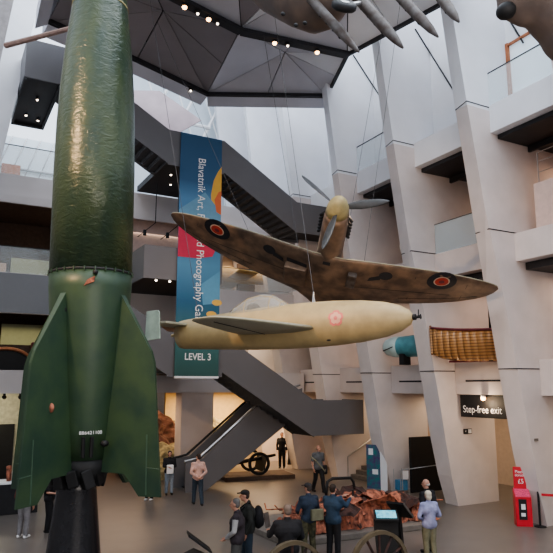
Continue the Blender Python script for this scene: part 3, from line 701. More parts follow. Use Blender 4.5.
# ------------------------------------------------------------------ Spitfire-like fighter
spv = [11.16941813 * .92, 16.93394687 * .92, 4.1 + 4.09935603 * .92, 2.87903436, -2.75796539, 1.10817268]
sf = tag(empty('fighter_plane', spv[:3], spv[3:]), 'brown single-propeller fighter aircraft with elliptical wings hanging nose-up from cables', 'aircraft')
sf.scale = (.92, .92, .92)
SP = 5.62
def wing_x(y):
    t_ = min(abs(y) / SP, .9995); q = sqrt(1 - t_ * t_)
    le = .78 * q; te = -1.82 * q - (.9 * (1 - abs(y) / 1.2) ** 2 if abs(y) < 1.2 else 0)
    return le, te
def wing_zc(y): return -.34 + .147 * max(0, abs(y) - .5)
def wing_low(x, y):
    le, te = wing_x(y); c = le - te; u = min(max((le - x) / c, 0), 1)
    th_ = .13 - .06 * abs(y) / SP
    return wing_zc(y) - .45 * th_ * min(c, 2.7) * 2.2 * (sqrt(u) * (1 - u) + .15 * u * (1 - u))
rings = []
ys = [-SP, -5.55, -5.4, -5.1, -4.6, -4, -3.3, -2.6, -1.9, -1.3, -.9, -.5, 0, .5, .9, 1.3, 1.9, 2.6, 3.3, 4, 4.6, 5.1, 5.4, 5.55, SP]
us_ = [0, .02, .06, .14, .28, .45, .62, .8, .95, 1]
for y in ys:
    le, te = wing_x(y); c = le - te; r = []
    for u in us_: r.append((le - u * c, y, wing_low(le - u * c, y)))
    for u in us_[::-1][1:-1]:
        th_ = .13 - .06 * abs(y) / SP
        r.append((le - u * c, y, wing_zc(y) + .55 * th_ * min(c, 2.7) * 1.6 * (sqrt(u) * (1 - u))))
    rings.append(r)
wg = MB().loft(rings).build('wing', 'spit', sf, smooth=True)
# leading-edge light line
MB().tube([(wing_x(y)[0] + .005, y, wing_zc(y) + .01) for y in ys[1:-1]], .018, 5).build('leading_edge', 'khakidark', wg, smooth=True)
def seg(pl, r=.008, nme='panel_line', m_='joint'):
    MB().tube([(x, y, wing_low(x, y) - .004) for x, y in pl], r, 4).build(nme, m_, wg)
for sgn in (-1, 1):
    seg([(wing_x(y)[1] * .72, y) for y in [sgn * v for v in (2.6, 3.3, 4, 4.6, 5.1)]])
    seg([(.3, sgn * 2.9), (-1.2, sgn * 2.9)]); seg([(.1, sgn * 4.6), (-.9, sgn * 4.6)]); seg([(-.62, sgn * v) for v in (.7, 1.5, 2.3, 3.2, 4.2)])
def elong(cx_, cy_, r, n=20): return [(cx_ + r * cos(2 * pi * k / n), cy_ + r * sin(2 * pi * k / n)) for k in range(n)]
def patch(pl, name, m_, par, off):
    vs = [(x, y, wing_low(x, y) - off) for x, y in pl]; cx_ = sum(p[0] for p in pl) / len(pl); cy_ = sum(p[1] for p in pl) / len(pl)
    vs.append((cx_, cy_, wing_low(cx_, cy_) - off - .002)); n = len(pl)
    o = MB().add(vs, [(i, (i + 1) % n, n) for i in range(n)]).build(name, m_, par)
    s = o.modifiers.new('s', 'SOLIDIFY'); s.thickness = .004; return o
M['rblue'] = mat('roundel_dark_blue', (.012, .014, .022), .5); M['rwhite'] = mat('roundel_pale_ring', (.55, .45, .36), .5); M['rred'] = mat('roundel_red', (.45, .05, .035), .5)
for y in (-3.85, 3.75):
    ro = patch(elong(.2, y, .47), 'roundel', 'rblue', sf, .012)
    patch(elong(.2, y, .255), 'white_ring', 'rwhite', ro, .018); patch(elong(.2, y, .215), 'red_disc', 'rred', ro, .024); patch(elong(.2, y, .09), 'dark_centre', 'maroon', ro, .03)
for sgn in (-1, 1):
    pl = elong(.22, sgn * 1.95, .22, 14)
    patch(pl, 'wheel_well', 'joint', sf, .012)
    patch([(.25, sgn * 1.85), (.05, sgn * 1.45), (-.15, sgn * 1.42), (-.02, sgn * 1.8)], 'leg_slot', 'joint', sf, .014)
patch([(.18, -1.32), (.18, -.62), (.0, -.62), (.0, -1.32)], 'radiator_slot', 'joint', sf, .014)
MB().box(-1.0, 0, -1.35, -.6, -.62, -.36).build('radiator', 'spit', sf, bevel=.04)
MB().box(-.5, .25, .75, 1.05, -.56, -.36).build('oil_cooler', 'jetgrey', sf, bevel=.04)
patch([(.8 * .7, -.12), (.8 * .7, .12), (.42, .12), (.42, -.12)], 'belly_vent', 'joint', sf, .02)
secs = [(2.30, .355, -.12, .62), (2.1, .38, -.15, .64), (1.7, .40, -.24, .66), (1.0, .41, -.37, .68), (.4, .42, -.44, .70), (-.5, .45, -.47, .78), (-1.3, .44, -.45, .85), (-2.2, .38, -.38, .72), (-3.4, .28, -.26, .58), (-4.8, .17, -.10, .48), (-6.1, .06, .10, .36)]
rings = []
for x, wd, zl_, zh in secs:
    zc_ = (zl_ + zh) / 2; hh = (zh - zl_) / 2
    rings.append([(x, wd * math.copysign(abs(cos(t_)) ** .8, cos(t_)), zc_ + hh * math.copysign(abs(sin(t_)) ** .85, sin(t_))) for t_ in [2 * pi * k / 24 for k in range(24)]])
MB().loft(rings).build('fuselage', 'spit', sf, smooth=True)
MB().lathe([(.01, 2.97), (.14, 2.92), (.25, 2.78), (.33, 2.55), (.36, 2.30)], (0, 0, .25), 24, 'x').build('spinner', 'spitspin', sf, smooth=True)
for k in range(3):
    a_ = radians(25 + 120 * k); rd_ = Vector((0, cos(a_), sin(a_))); tg = Vector((0, -sin(a_), cos(a_))); fx = Vector((1, 0, 0))
    rings = []
    for u, ch, tw in ((.16, .06, 1.0), (.4, .10, .8), (.7, .135, .65), (1.05, .13, .5), (1.35, .10, .4), (1.55, .05, .35), (1.62, .012, .3)):
        cdir = (tg * cos(tw) + fx * sin(tw)); nd = (fx * cos(tw) - tg * sin(tw))
        cpt = Vector((2.52, 0, .25)) + rd_ * u
        rings.append([cpt + cdir * (ch * cos(q)) + nd * (.022 * sin(q)) for q in [2 * pi * j / 10 for j in range(10)]])
    MB().loft(rings).build('propeller_blade', 'blade', sf, smooth=True)
for sgn in (-1, 1):
    ex = MB()
    for k in range(6): ex.cap((1.95 - k * .17, sgn * .36, .42), (1.85 - k * .17, sgn * .49, .38), .06, .05, 8)
    ex.build('exhaust_stubs', 'black', sf, smooth=True)
MB().ball((-1.35, 0, .80), .75, .30, .35).build('canopy', 'glass2', sf, smooth=True)
MB().box(-6.1, -5.2, -1.6, 1.6, .34, .40).build('tailplane', 'spit', sf, bevel=.02)
MB().prism([(-6.2, -.03, .3), (-5.2, -.03, .4), (-5.7, -.03, 1.4), (-6.1, -.03, 1.45), (-6.35, -.03, 1.0)], (0, .06, 0)).build('tail_fin', 'spit', sf)

# ------------------------------------------------------------------ Ohka-like rocket plane
ohv = [8.24, 9.43, 5.44, .00730980, -.02739029, -1.0298028]
bnr.scale = (.90, 1, 1)
oh = tag(empty('rocket_plane', ohv[:3], ohv[3:]), 'cream stubby piloted rocket plane with pink blossom emblem hanging in front of the fighter', 'aircraft')
prf = [(.02, 0), (.14, -.08), (.25, -.28), (.34, -.6), (.41, -1.1), (.45, -1.7), (.465, -2.4), (.46, -3.1), (.44, -3.8), (.40, -4.5), (.37, -5.1), (.34, -5.6), (.32, -5.82)]
rings = []
for r, x in prf:
    rings.append([(x, r * .98 * cos(t_), r * 1.06 * sin(t_) + (.05 * (x / -5.8))) for t_ in [2 * pi * k / 32 for k in range(32)]])
MB().loft(rings).build('fuselage', 'khaki', oh, smooth=True)
MB().lathe([(.30, -5.83), (.02, -5.70)], (0, 0, .05), 24, 'x').build('tail_opening', 'brownwall', oh)
MB().tube([(-5.5, 0, .05), (-6.15, 0, .05)], .04, 8).build('exhaust_pipe', 'khaki', oh)
MB().lathe([(.06, -.02), (.06, .04), (.03, .05), (.03, .12), (.05, .125), (.05, .14)], n=12, axis='x').build('nose_fuze', 'black', oh)
MB().tube([(.1, -.03, 0), (.1, .0, .14)], .012, 6).build('fuze_wire', 'black', oh)
for sgn in (-1, 1):
    rings = []
    for y, le, te, th_ in ((.35, -1.98, -3.92, .10), (.9, -2.17, -3.88, .085), (1.5, -2.40, -3.82, .07), (2.1, -2.68, -3.74, .055), (2.4, -2.86, -3.66, .035), (2.56, -3.05, -3.50, .012)):
        c = le - te; r = []
        z0 = -.12 + .06 * y
        for u in us_: r.append((le - u * c, sgn * y, z0 - th_ * 1.6 * (sqrt(u) * (1 - u)) - .004))
        for u in us_[::-1][1:-1]: r.append((le - u * c, sgn * y, z0 + th_ * 2.6 * (sqrt(u) * (1 - u)) + .004))
        rings.append(r)
    wo = MB().loft(rings).build('wing', 'khakidark', oh, smooth=True)
    MB().tube([(-3.1, sgn * .6, -.165), (-3.2, sgn * 2.3, -.03)], .008, 4).build('aileron_line', 'joint', wo)
    MB().prism([(-5.62, sgn * 1.05 - .02, -.12), (-5.64, sgn * 1.05 - .02, .50), (-5.68, sgn * 1.05 - .02, .54), (-6.02, sgn * 1.05 - .02, .54), (-6.06, sgn * 1.05 - .02, -.10), (-6.0, sgn * 1.05 - .02, -.14)], (0, .04, 0)).build('tail_fin', 'sage', oh, bevel=.01)
MB().box(-6.0, -5.45, -1.05, 1.05, .22, .28).build('tailplane', 'khakidark', oh, bevel=.015)
# canopy
rings = []
for x, w_, h_ in ((-2.72, .10, .02), (-2.95, .22, .20), (-3.2, .26, .36), (-3.5, .28, .42), (-3.85, .27, .36), (-4.2, .20, .18), (-4.45, .10, .03)):
    rings.append([(x, w_ * cos(pi * k / 12), .40 + h_ * sin(pi * k / 12)) for k in range(13)])
mb = MB()
for k in range(len(rings) - 1):
    mb.add(rings[k] + rings[k + 1], [(j, j + 1, 13 + j + 1, 13 + j) for j in range(12)])
cn = mb.build('canopy', glass('canopy_glass', (.6, .6, .56), .35), oh, smooth=True)
fr = MB()
for k in (1, 2, 4, 5): fr.tube(rings[k], .009, 6)
for j in (4, 8): fr.tube([r[j] for r in rings], .008, 6)
fr.build('canopy_frame', 'khaki', cn)
MB().ball((-3.75, 0, .42), .18, .18, .22).build('pilot_headrest', 'black', oh, smooth=True)
sp2 = MB()
for k in range(9):
    x = -2.7 + k * .35
    sp2.tube([(x + .0, 0, .50 - .012 * k), (x + .25, 0, .50 - .012 * k)], .02, 5)
fk = MB().tube([(-2.2, -.05, .5), (-2.2, 0, .72), (-2.2, .05, .5)], .018, 6).build('lifting_shackle', 'chrome', oh)
MB().tube([(-1.95, y_, .46 - abs(y_) * .35) for y_ in (-.3, -.15, 0, .15, .3)], .012, 5).build('skin_joint', 'joint', oh)
MB().ball((-1.75, -.28, -.36), .05, .02, .02).ball((-4.9, -.31, -.12), .05, .015, .02).build('small_vent', 'black', oh)
# blossom emblem wrapped on the starboard nose
def skin_pt(x, ang, off):   # ang measured from -y upwards
    r = None
    for (r0, x0), (r1, x1) in zip(prf, prf[1:]):
        if x1 <= x <= x0: r = r0 + (r1 - r0) * (x0 - x) / (x0 - x1)
    return (x, -(r * .98 + off) * cos(ang), (r * 1.06 + off) * sin(ang) + .05 * (x / -5.8))
M['blossom'] = mat('pink_blossom_ink', (.75, .20, .17), .5, var=.03); M['blossom2'] = mat('pale_blossom_ink', (.80, .42, .30), .5, var=.03)
def blossom(scale, off, name, m_, par):
    pts = []
    for k in range(60):
        t_ = 2 * pi * k / 60
        r = .165 * scale * (.80 + .24 * abs(cos(2.5 * t_)) ** .7 - (.10 if abs(((t_ * 5 / (2 * pi)) % 1) - 0) < .06 or abs(((t_ * 5 / (2 * pi)) % 1) - 1) < .06 else 0))
        dx = r * sin(t_); dz = r * cos(t_)
        pts.append(skin_pt(-1.50 + dx, .12 + dz / .45, off))
    c = skin_pt(-1.50, .12, off + .004)
    return MB().add(pts + [c], [(i, (i + 1) % 60, 60) for i in range(60)]).build(name, m_, par)
bl = blossom(1.0, .008, 'blossom_emblem', 'blossom', oh); blossom(.72, .014, 'blossom_petals', 'blossom2', bl); blossom(.25, .02, 'blossom_centre', 'blossom', bl)

# ------------------------------------------------------------------ hanging jet at the top
R3 = Vector((ca, -sa, 0)); F3 = Vector((sa * cos(PIT), ca * cos(PIT), sin(PIT))); U3 = R3.cross(F3)
def basis(x_, zg):
    x_ = x_.normalized(); z_ = (zg - x_ * zg.dot(x_)).normalized(); y_ = z_.cross(x_)
    return Matrix((x_, y_, z_)).transposed().to_euler()
def atd(px, py, d): return Vector((0, 0, H)) + (F3 + R3 * ((px - 276.5) / FPX) - U3 * ((py - 276.5) / FPX)) * d
jet = tag(empty('jet_aircraft', atd(330, -10, 12.5), basis(R3 * .62 - U3 * .52 - F3 * .55, U3 * .55 + F3 * .8 + R3 * .1)), 'brown jet aircraft hanging at the top with long pointed pods under its wing', 'aircraft')
jm = jet.rotation_euler.to_matrix()
def jl(px, py, d=15):
    d *= .8333
    return jm.transposed() @ (atd(px, py, d) - jet.location)
rings = []
for x, w_, h_ in ((-3.6, .5, .45), (-3.0, .7, .6), (-2, .95, .75), (-.8, 1.0, .8), (-.1, .95, .75), (.35, .7, .55), (.6, .35, .3), (.7, .05, .05)):
    rings.append([((x - .35) * .83, .2 + .83 * w_ * cos(t_), .2 + .83 * h_ * sin(t_)) for t_ in [2 * pi * k / 24 for k in range(24)]])
MB().loft(rings).build('fuselage', 'jet', jet, smooth=True)
rings = []
for y, le, te, z_ in ((-3.9, -1.5, -2.2, .35), (-2.2, -.6, -2.1, .25), (0, .1, -2.0, .15), (.5, -.2, -2.0, .15)):
    rings.append([(le, y, z_), ((le + te) / 2, y, z_ - .1), (te, y, z_), ((le + te) / 2, y, z_ + .12)])
MB().loft(rings).build('wing', 'jet', jet)
for (sx, sy, ex, ey, rr) in ((306, -6, 359, 52, .16), (346, -16, 403, 48, .19), (386, -18, 438, 37, .17), (428, -20, 459, 22, .17)):
    rr *= .60
    a_ = jl(sx, sy, 15.2); b_ = jl(ex, ey, 14.0)
    d_ = b_ - a_; pod = MB().tube([a_, a_ + d_ * .25, a_ + d_ * .7, a_ + d_ * .87, a_ + d_ * .96, b_], [rr * .9, rr, rr, rr * .72, rr * .38, .02], 14).build('weapon_pod', 'jetgrey', jet, smooth=True)
    for k in range(4):
        c_ = a_ + d_ * (.35 + .12 * k) + Vector((0, rr * .6, -rr * .6)); MB().ball(c_, .045, .03, .025).build('fitting', 'black', pod, smooth=True)
wc = jl(344, 6, 14.2)
wh = MB().lathe([(.08, -.07), (.2, -.08), (.24, -.04), (.24, .04), (.2, .08), (.08, .07)], n=24, axis='y').build('wheel', 'black', jet, smooth=True, loc=tuple(wc))
MB().lathe([(.09, -.085), (.09, .085)], n=16, axis='y').build('hub', 'chrome', wh)
MB().tube([wc, wc + Vector((-.2, 0, .8))], .05, 8).build('wheel_leg', 'chrome', jet)
for (px, py) in ((296, 25), (305, 23), (283, 14)): MB().ball(jl(px, py, 14.35), .05, .04, .04).build('belly_fairing', 'black', jet, smooth=True)
rod = tag(MB().tube([atd(6, 45.5, 17), atd(72, 28, 15.5)], [.08, .06], 8).build('hanging_rod', mat('brown_timber_rod', (.30, .19, .15), .5)), 'long brown rod reaching from the left pier behind the rocket', 'rod')
# brown nose at top right
dr_ = 7.6
nsx = tag(empty('suspended_engine', atd(560, -22, dr_), basis(R3 * -.75 - U3 * .10 - F3 * .3, U3 * .9 + F3 * .3)), 'rounded brown aircraft nose with scoop hanging in the top right corner', 'aircraft')
nm_ = nsx.rotation_euler.to_matrix()
def nl(px, py, d=dr_): return nm_.transposed() @ (atd(px, py, d) - nsx.location)
mb = MB()
ctr = [(552, -30, .62), (545, -6, .42), (530, -4, .33), (524, -16, .36), (560, 10, .42), (575, 30, .42)]
for px, py, r in ctr: mb.ball(nl(px, py), r, r, r, 20, 14)
mb.ball(nl(513, 5), .20, .20, .19, 16, 12); mb.ball(nl(524, 14), .17, .17, .16, 16, 12)
o = mb.build('nose_body', 'jet', nsx, smooth=True)
rm = o.modifiers.new('r', 'REMESH'); rm.mode = 'VOXEL'; rm.voxel_size = .035; rm.use_smooth_shade = True
sm = o.modifiers.new('sm', 'SMOOTH'); sm.iterations = 12; sm.factor = .8
MB().ball(nl(506, 11, dr_ - .12), .12, .12, .10, 14, 10).build('dark_intake', 'black', nsx, smooth=True)
# tail boom and mounting so that it is an engine, not a ball
MB().tube([nl(552, -40), nl(552, -40) + nm_.transposed() @ Vector((0, 0, 6))], .012, 5).build('hanging_cable', 'chrome', nsx)
MB().tube([nl(560, -20), nl(640, -60)], [.6, .5], 24).build('cowling', 'jet', nsx, smooth=True)

# ------------------------------------------------------------------ cables
def tow(v, b): return Vector(v[:3]) + Euler(v[3:]).to_matrix() @ (Vector(b) * (.92 if v is spv else 1))
cabs = [(tow(spv, (.0, -2.6, .1)), (5.7, 19.0, 16.4), 'thin steel cable from the ceiling to the left wing of the brown fighter'),
        (tow(spv, (.2, -1.0, .0)), (9.3, 18.0, 16.4), 'thin steel cable from the ceiling to the inner left wing of the brown fighter'),
        (tow(spv, (.6, .45, .5)), (12.6, 15.4, 16.4), 'thin steel cable from upper right to the nose of the brown fighter'),
        (tow(spv, (.0, 1.2, .1)), (12.2, 14.0, 16.4), 'thin steel cable passing right of the propeller to the brown fighter'),
        (tow(ohv, (-2.2, 0, .7)), (8.7, 16.2, 16.4), 'thin steel cable holding the cream rocket plane near its cockpit'),
        (tow(ohv, (-5.3, 0, .3)), (4.9, 17.4, 16.4), 'thin steel cable holding the tail of the cream rocket plane')]
for a_, b_, lab in cabs: tag(MB().tube([a_, b_], .0065, 5).build('steel_cable', 'cable'), lab, 'cable')

# ------------------------------------------------------------------ ground exhibits
pl_ = tag(MB().box(8.3, 13.3, 14.6, 17.9, 0, .16).build('low_plinth', 'plinth', bevel=.02), 'low grey plinth under the rusted car wreck', 'plinth')
wr = tag(empty('car_wreck', (11.25, 16.0, .16)), 'crushed and burnt orange rusted car wreck lying on a low plinth', 'car wreck')
def crumple(nx, ny, sx, sy, h, seed, amp):
    vs = []
    for i in range(nx):
        for j in range(ny):
            u, v = i / (nx - 1) * 2 - 1, j / (ny - 1) * 2 - 1
            p = Vector((u * sx, v * sy, 0)); e = (1 - abs(u) ** 4) * (1 - abs(v) ** 4)
            q = Vector((u * sx * 1.9 + seed, v * sy * 1.9, seed))
            z = h * e * (.55 + .6 * noise.noise(q)) + amp * noise.noise(q * 2.3) + amp * .6 * abs(noise.noise(q * 5.1))
            vs.append((p.x + .22 * noise.noise(q + Vector((9, 3, 1))), p.y + .22 * noise.noise(q + Vector((2, 7, 4))), max(z, .0) * (1 if e > .02 else .2)))
    return vs, [(i * ny + j, (i + 1) * ny + j, (i + 1) * ny + j + 1, i * ny + j + 1) for i in range(nx - 1) for j in range(ny - 1)]
vs, fs = crumple(80, 40, 2.15, 1.05, .78, 3.3, .42)
MB().add(vs, fs).build('crushed_body', 'rust', wr)
for k in range(26):
    sx, sy = random.uniform(.3, .8), random.uniform(.2, .5)
    vs, fs = crumple(12, 9, sx, sy, random.uniform(.1, .3), k * 3.1, .15)
    x, y = random.uniform(-1.7, 1.8), random.uniform(-.9, .6)
    o = MB().add(vs, fs).build('torn_panel', 'rust' if k % 3 else 'rust2', wr, loc=(x, y, random.uniform(.25, .6)), rot=(random.uniform(-.9, .9), random.uniform(-.5, .5), random.uniform(0, 3)))
    o.modifiers.new('s', 'SOLIDIFY').thickness = .02
for k in range(22):
    x, y = random.uniform(-2.1, 2.1), random.uniform(-1.05, .5); p = [Vector((x, y, random.uniform(.1, .6)))]
    for _ in range(4): p.append(p[-1] + Vector((random.uniform(-.4, .4), random.uniform(-.3, .3), random.uniform(-.16, .16))))
    for q in p: q.z = max(.06, q.z)
    MB().tube(p, random.uniform(.015, .03), 6).build('twisted_bar', 'rust' if k % 2 else 'rust2', wr, smooth=True)
MB().tube([(-.4, .75, .5), (-.3, .8, 1.02), (-.1, .8, 1.1), (.55, .75, 1.08), (.65, .75, .95), (.7, .7, .5)], .045, 8).build('roof_hoop', 'black', wr, smooth=True)
vs, fs = crumple(24, 18, .55, .45, .35, 8.8, .2)
MB().add(vs, fs).build('loose_fragment', 'rust', wr, loc=(2.0, -.6, 0))

# gun carriage with spoked wheels in the foreground
gc = tag(empty('gun_carriage', (6.93, 10.32, 0), (0, 0, radians(-3))), 'old gun carriage with large spoked wheels at the bottom edge of the photo', 'gun')
def wheel(par, loc, R_=.66):
    w_ = MB().ring(R_ - .07, R_, -.05, .05).build('wheel', mat('worn_olive_wheel', (.13, .10, .06), .5) if 'worn_olive_wheel' not in bpy.data.materials else bpy.data.materials['worn_olive_wheel'], par, loc=loc, smooth=False)
    for k in range(12):
        t_ = 2 * pi * k / 12; MB().tube([(.08 * cos(t_), 0, .08 * sin(t_)), ((R_ - .06) * cos(t_), 0, (R_ - .06) * sin(t_))], .026, 6).build('spoke', 'rust2', w_)
    MB().lathe([(.11, -.12), (.11, .12)], n=16, axis='y').build('hub', 'rust2', w_); return w_
wheel(gc, (.95, 0, .66)); wheel(gc, (-.95, 0, .66))
for x_ in (-.95, .95): MB().tube([(x_, -.7, .66), (x_, .1, .66)], .05, 8).build('axle', 'rust2', gc)
MB().tube([(-1.2, -.4, .95), (1.1, -.4, .80)], [.12, .07], 16).build('barrel', 'black', gc, smooth=True)
MB().box(-1.1, 1.1, -.6, -.2, .5, .75).build('cradle', 'rust2', gc, bevel=.03)

# info lectern with screen, tilted board, dark lectern
il = tag(empty('screen_lectern', (9.78, 12.45, 0), (0, 0, radians(-30))), 'black information lectern with lit blue screen in front of the car wreck', 'lectern')
MB().prism([(-.22, 0, 0), (.28, 0, 0), (.28, 0, .95), (-.3, 0, .95)], (0, .12, 0)).build('post', 'black', il)
MB().prism([(-.28, -.16, .97), (.28, -.16, .97), (.28, .2, 1.14), (-.28, .2, 1.14)], (0, .02, -.05)).build('head', 'black', il)
MB().prism([(-.24, -.11, 1.005), (.24, -.11, 1.005), (.24, .15, 1.13), (-.24, .15, 1.13)], (0, 0, .006)).build('screen', 'screen', il)
ib = tag(empty('tilted_board', (10.55, 12.75, 0), (0, 0, radians(25))), 'dark tilted reading board on a slanted black post right of the lit screen', 'lectern')
MB().prism([(-.1, 0, 0), (.02, 0, 0), (-.12, 0, 1.0), (-.24, 0, 1.0)], (0, .1, 0)).build('post', 'black', ib)
MB().prism([(-.42, -.2, 1.25), (.12, -.2, .85), (.12, .25, .85), (-.42, .25, 1.25)], (.01, 0, .05)).build('board', 'black', ib)
MB().prism([(-.41, -.21, 1.30), (.12, -.21, .91), (.12, -.20, .87), (-.41, -.20, 1.26)], (.02, -.01, 0)).build('pale_edge', 'plinth', ib)
dl = tag(empty('double_lectern', (4.85, 12.3, 0), (0, 0, radians(-15))), 'black double-sloped lectern at the bottom left of the hall floor', 'lectern')
MB().box(-.12, .12, -.12, .12, 0, .72).build('post', 'black', dl)
MB().prism([(-.42, -.25, .68), (.0, -.25, .86), (.34, -.25, .70), (.33, -.25, .62), (-.40, -.25, .60)], (0, .5, 0)).build('lower_board', 'black', dl, bevel=.01)
MB().prism([(-.12, .1, 1.16), (.36, .1, .80), (.36, .1, .75), (-.12, .1, 1.10)], (0, .38, 0)).build('upper_board', 'black', dl, bevel=.01)

# rubble scene in the back gallery
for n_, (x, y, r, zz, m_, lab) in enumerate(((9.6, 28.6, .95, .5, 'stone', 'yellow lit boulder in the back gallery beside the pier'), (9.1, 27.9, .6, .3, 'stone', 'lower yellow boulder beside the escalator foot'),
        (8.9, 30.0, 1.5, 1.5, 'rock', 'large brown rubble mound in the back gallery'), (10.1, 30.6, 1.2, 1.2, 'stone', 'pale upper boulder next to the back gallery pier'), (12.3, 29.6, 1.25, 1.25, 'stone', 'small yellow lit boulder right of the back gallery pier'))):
    bm = bmesh.new(); bmesh.ops.create_icosphere(bm, subdivisions=4, radius=r)
    for v in bm.verts: v.co *= 1 + .35 * noise.noise(v.co * 1.7 + Vector((n_ * 3, 0, 0))) + .1 * noise.noise(v.co * 6)
    me = bpy.data.meshes.new('boulder'); bm.to_mesh(me); bm.free(); me.materials.append(M[m_])
    o = bpy.data.objects.new('boulder', me); C.objects.link(o); o.location = (x, y, zz); o.scale = (1.2, 1, 1)
    tag(o, lab, 'boulder', 'rubble boulders in the back gallery')
tag(MB().prism([(8.2, 31.2, 0), (9.3, 31.2, 0), (9.6, 31.2, 2.9), (9.2, 31.2, 3.3), (8.9, 31.2, 2.2), (8.4, 31.2, 1.5)], (0, .5, 0)).box(9.35, 9.9, 31.4, 31.9, 0, 3.7).build('ruined_wall', 'rock'), 'dark ruined brick wall piece behind the boulders', 'ruin')
tag(MB().tube([(8.1, 28.8, 2.35), (10.0, 29.2, 2.0)], .08, 8).build('gun_barrel', 'black'), 'thin dark gun barrel sticking out over the boulders', 'gun barrel')
# dark field gun under the stair
fg = tag(empty('field_gun', (13.2, 26.3, 0), (0, 0, radians(-10))), 'dark field gun on a low deck under the lower staircase', 'gun')
MB().box(-1.6, 1.6, -1, .7, 0, .18).build('deck', 'brownwall', fg)
MB().tube([(-1.9, 0, .5), (1.0, 0, .95)], [.12, .06], 12).build('barrel', 'black', fg, smooth=True)
for y_ in (-.7, .7): MB().ring(.38, .5, -.05, .05, (0, y_, .68), 28).build('wheel', 'black', fg)
MB().prism([(.2, -.7, .3), (.2, .7, .3), (.35, .7, 1.0), (.35, -.7, 1.0)], (.05, 0, 0)).build('shield', 'black', fg)

# shop counter
ct = tag(empty('shop_counter', (1.4, 22.6, 0)), 'dark shop counter at the left edge loaded with colourful goods', 'counter')
MB().box(-1.2, 1.95, 0, .9, 0, .95).build('cabinet', 'steeldark', ct, bevel=.01); MB().box(-1.25, 2.0, -.04, .94, .95, 1.0).build('worktop', 'white', ct)
goods = [('paper_bag', .2, .32, 'pinkred', 'red paper bag on the shop counter nearest the rocket', 2.9), ('gift_box', .3, .2, 'red', 'low red gift box at the front of the shop counter', 2.55), ('glass_jar', .16, .4, 'glass2', 'tall blue glass jar at the back of the shop counter', 2.62),
         ('gift_box', .26, .28, 'fabricwhite', 'cream gift box in the middle of the shop counter', 2.3), ('paper_bag', .2, .42, 'rust', 'orange paper bag on the shop counter left part', 2.05), ('gift_box', .24, .34, 'brownwall', 'dark brown gift box behind the cream one', 2.42), ('paper_bag', .18, .5, 'yellowwall', 'yellow paper bag standing high on the shop counter', 2.78)]
for k, (nme, wd_, hh, m_, lab, x) in enumerate(goods):
    x = 2.45 + (x - 2.05) * .95; wd_ *= 1.15; hh *= 1.15
    yy = 22.75 + (k % 3) * .27
    if nme == 'glass_jar':
        g_ = tag(MB().lathe([(wd_ * .5, 0), (wd_ * .55, hh * .7), (wd_ * .3, hh * .85), (wd_ * .35, hh)], n=14).build(nme, m_, smooth=True, loc=(x, yy, 1.0)), lab, 'jar')
    elif nme == 'paper_bag':
        g_ = tag(empty(nme, (x, yy, 1.0), (0, 0, .3 * k)), lab, 'bag'); MB().prism([(-wd_ / 2, -.06, 0), (wd_ / 2, -.06, 0), (wd_ / 2, -.03, hh), (-wd_ / 2, -.03, hh)], (0, .1, 0)).build('bag_body', m_, g_)
        MB().tube([(-wd_ / 4, 0, hh), (-wd_ / 5, 0, hh + .08), (wd_ / 5, 0, hh + .08), (wd_ / 4, 0, hh)], .008, 5).build('handle', 'black', g_)
    else:
        g_ = tag(empty(nme, (x, yy, 1.0), (0, 0, .2 * k)), lab, 'box'); MB().box(-wd_ / 2, wd_ / 2, -.1, .1, 0, hh * .8).build('box_base', m_, g_, bevel=.005); MB().box(-wd_ / 2 - .008, wd_ / 2 + .008, -.108, .108, hh * .8, hh).build('lid', m_, g_, bevel=.005)
for k, xx in enumerate((2.55, 3.15)):
    cs = tag(empty('ceiling_camera', (xx, 27.6, 3.8)), ('left' if k == 0 else 'right') + ' black ceiling fixture above the back room doorway', 'ceiling fixture')
    MB().lathe([(.05, -.12), (.05, 0)], n=10).build('mount', 'black', cs); MB().ball((0, 0, -.15), .09).build('dome', 'black', cs, smooth=True)

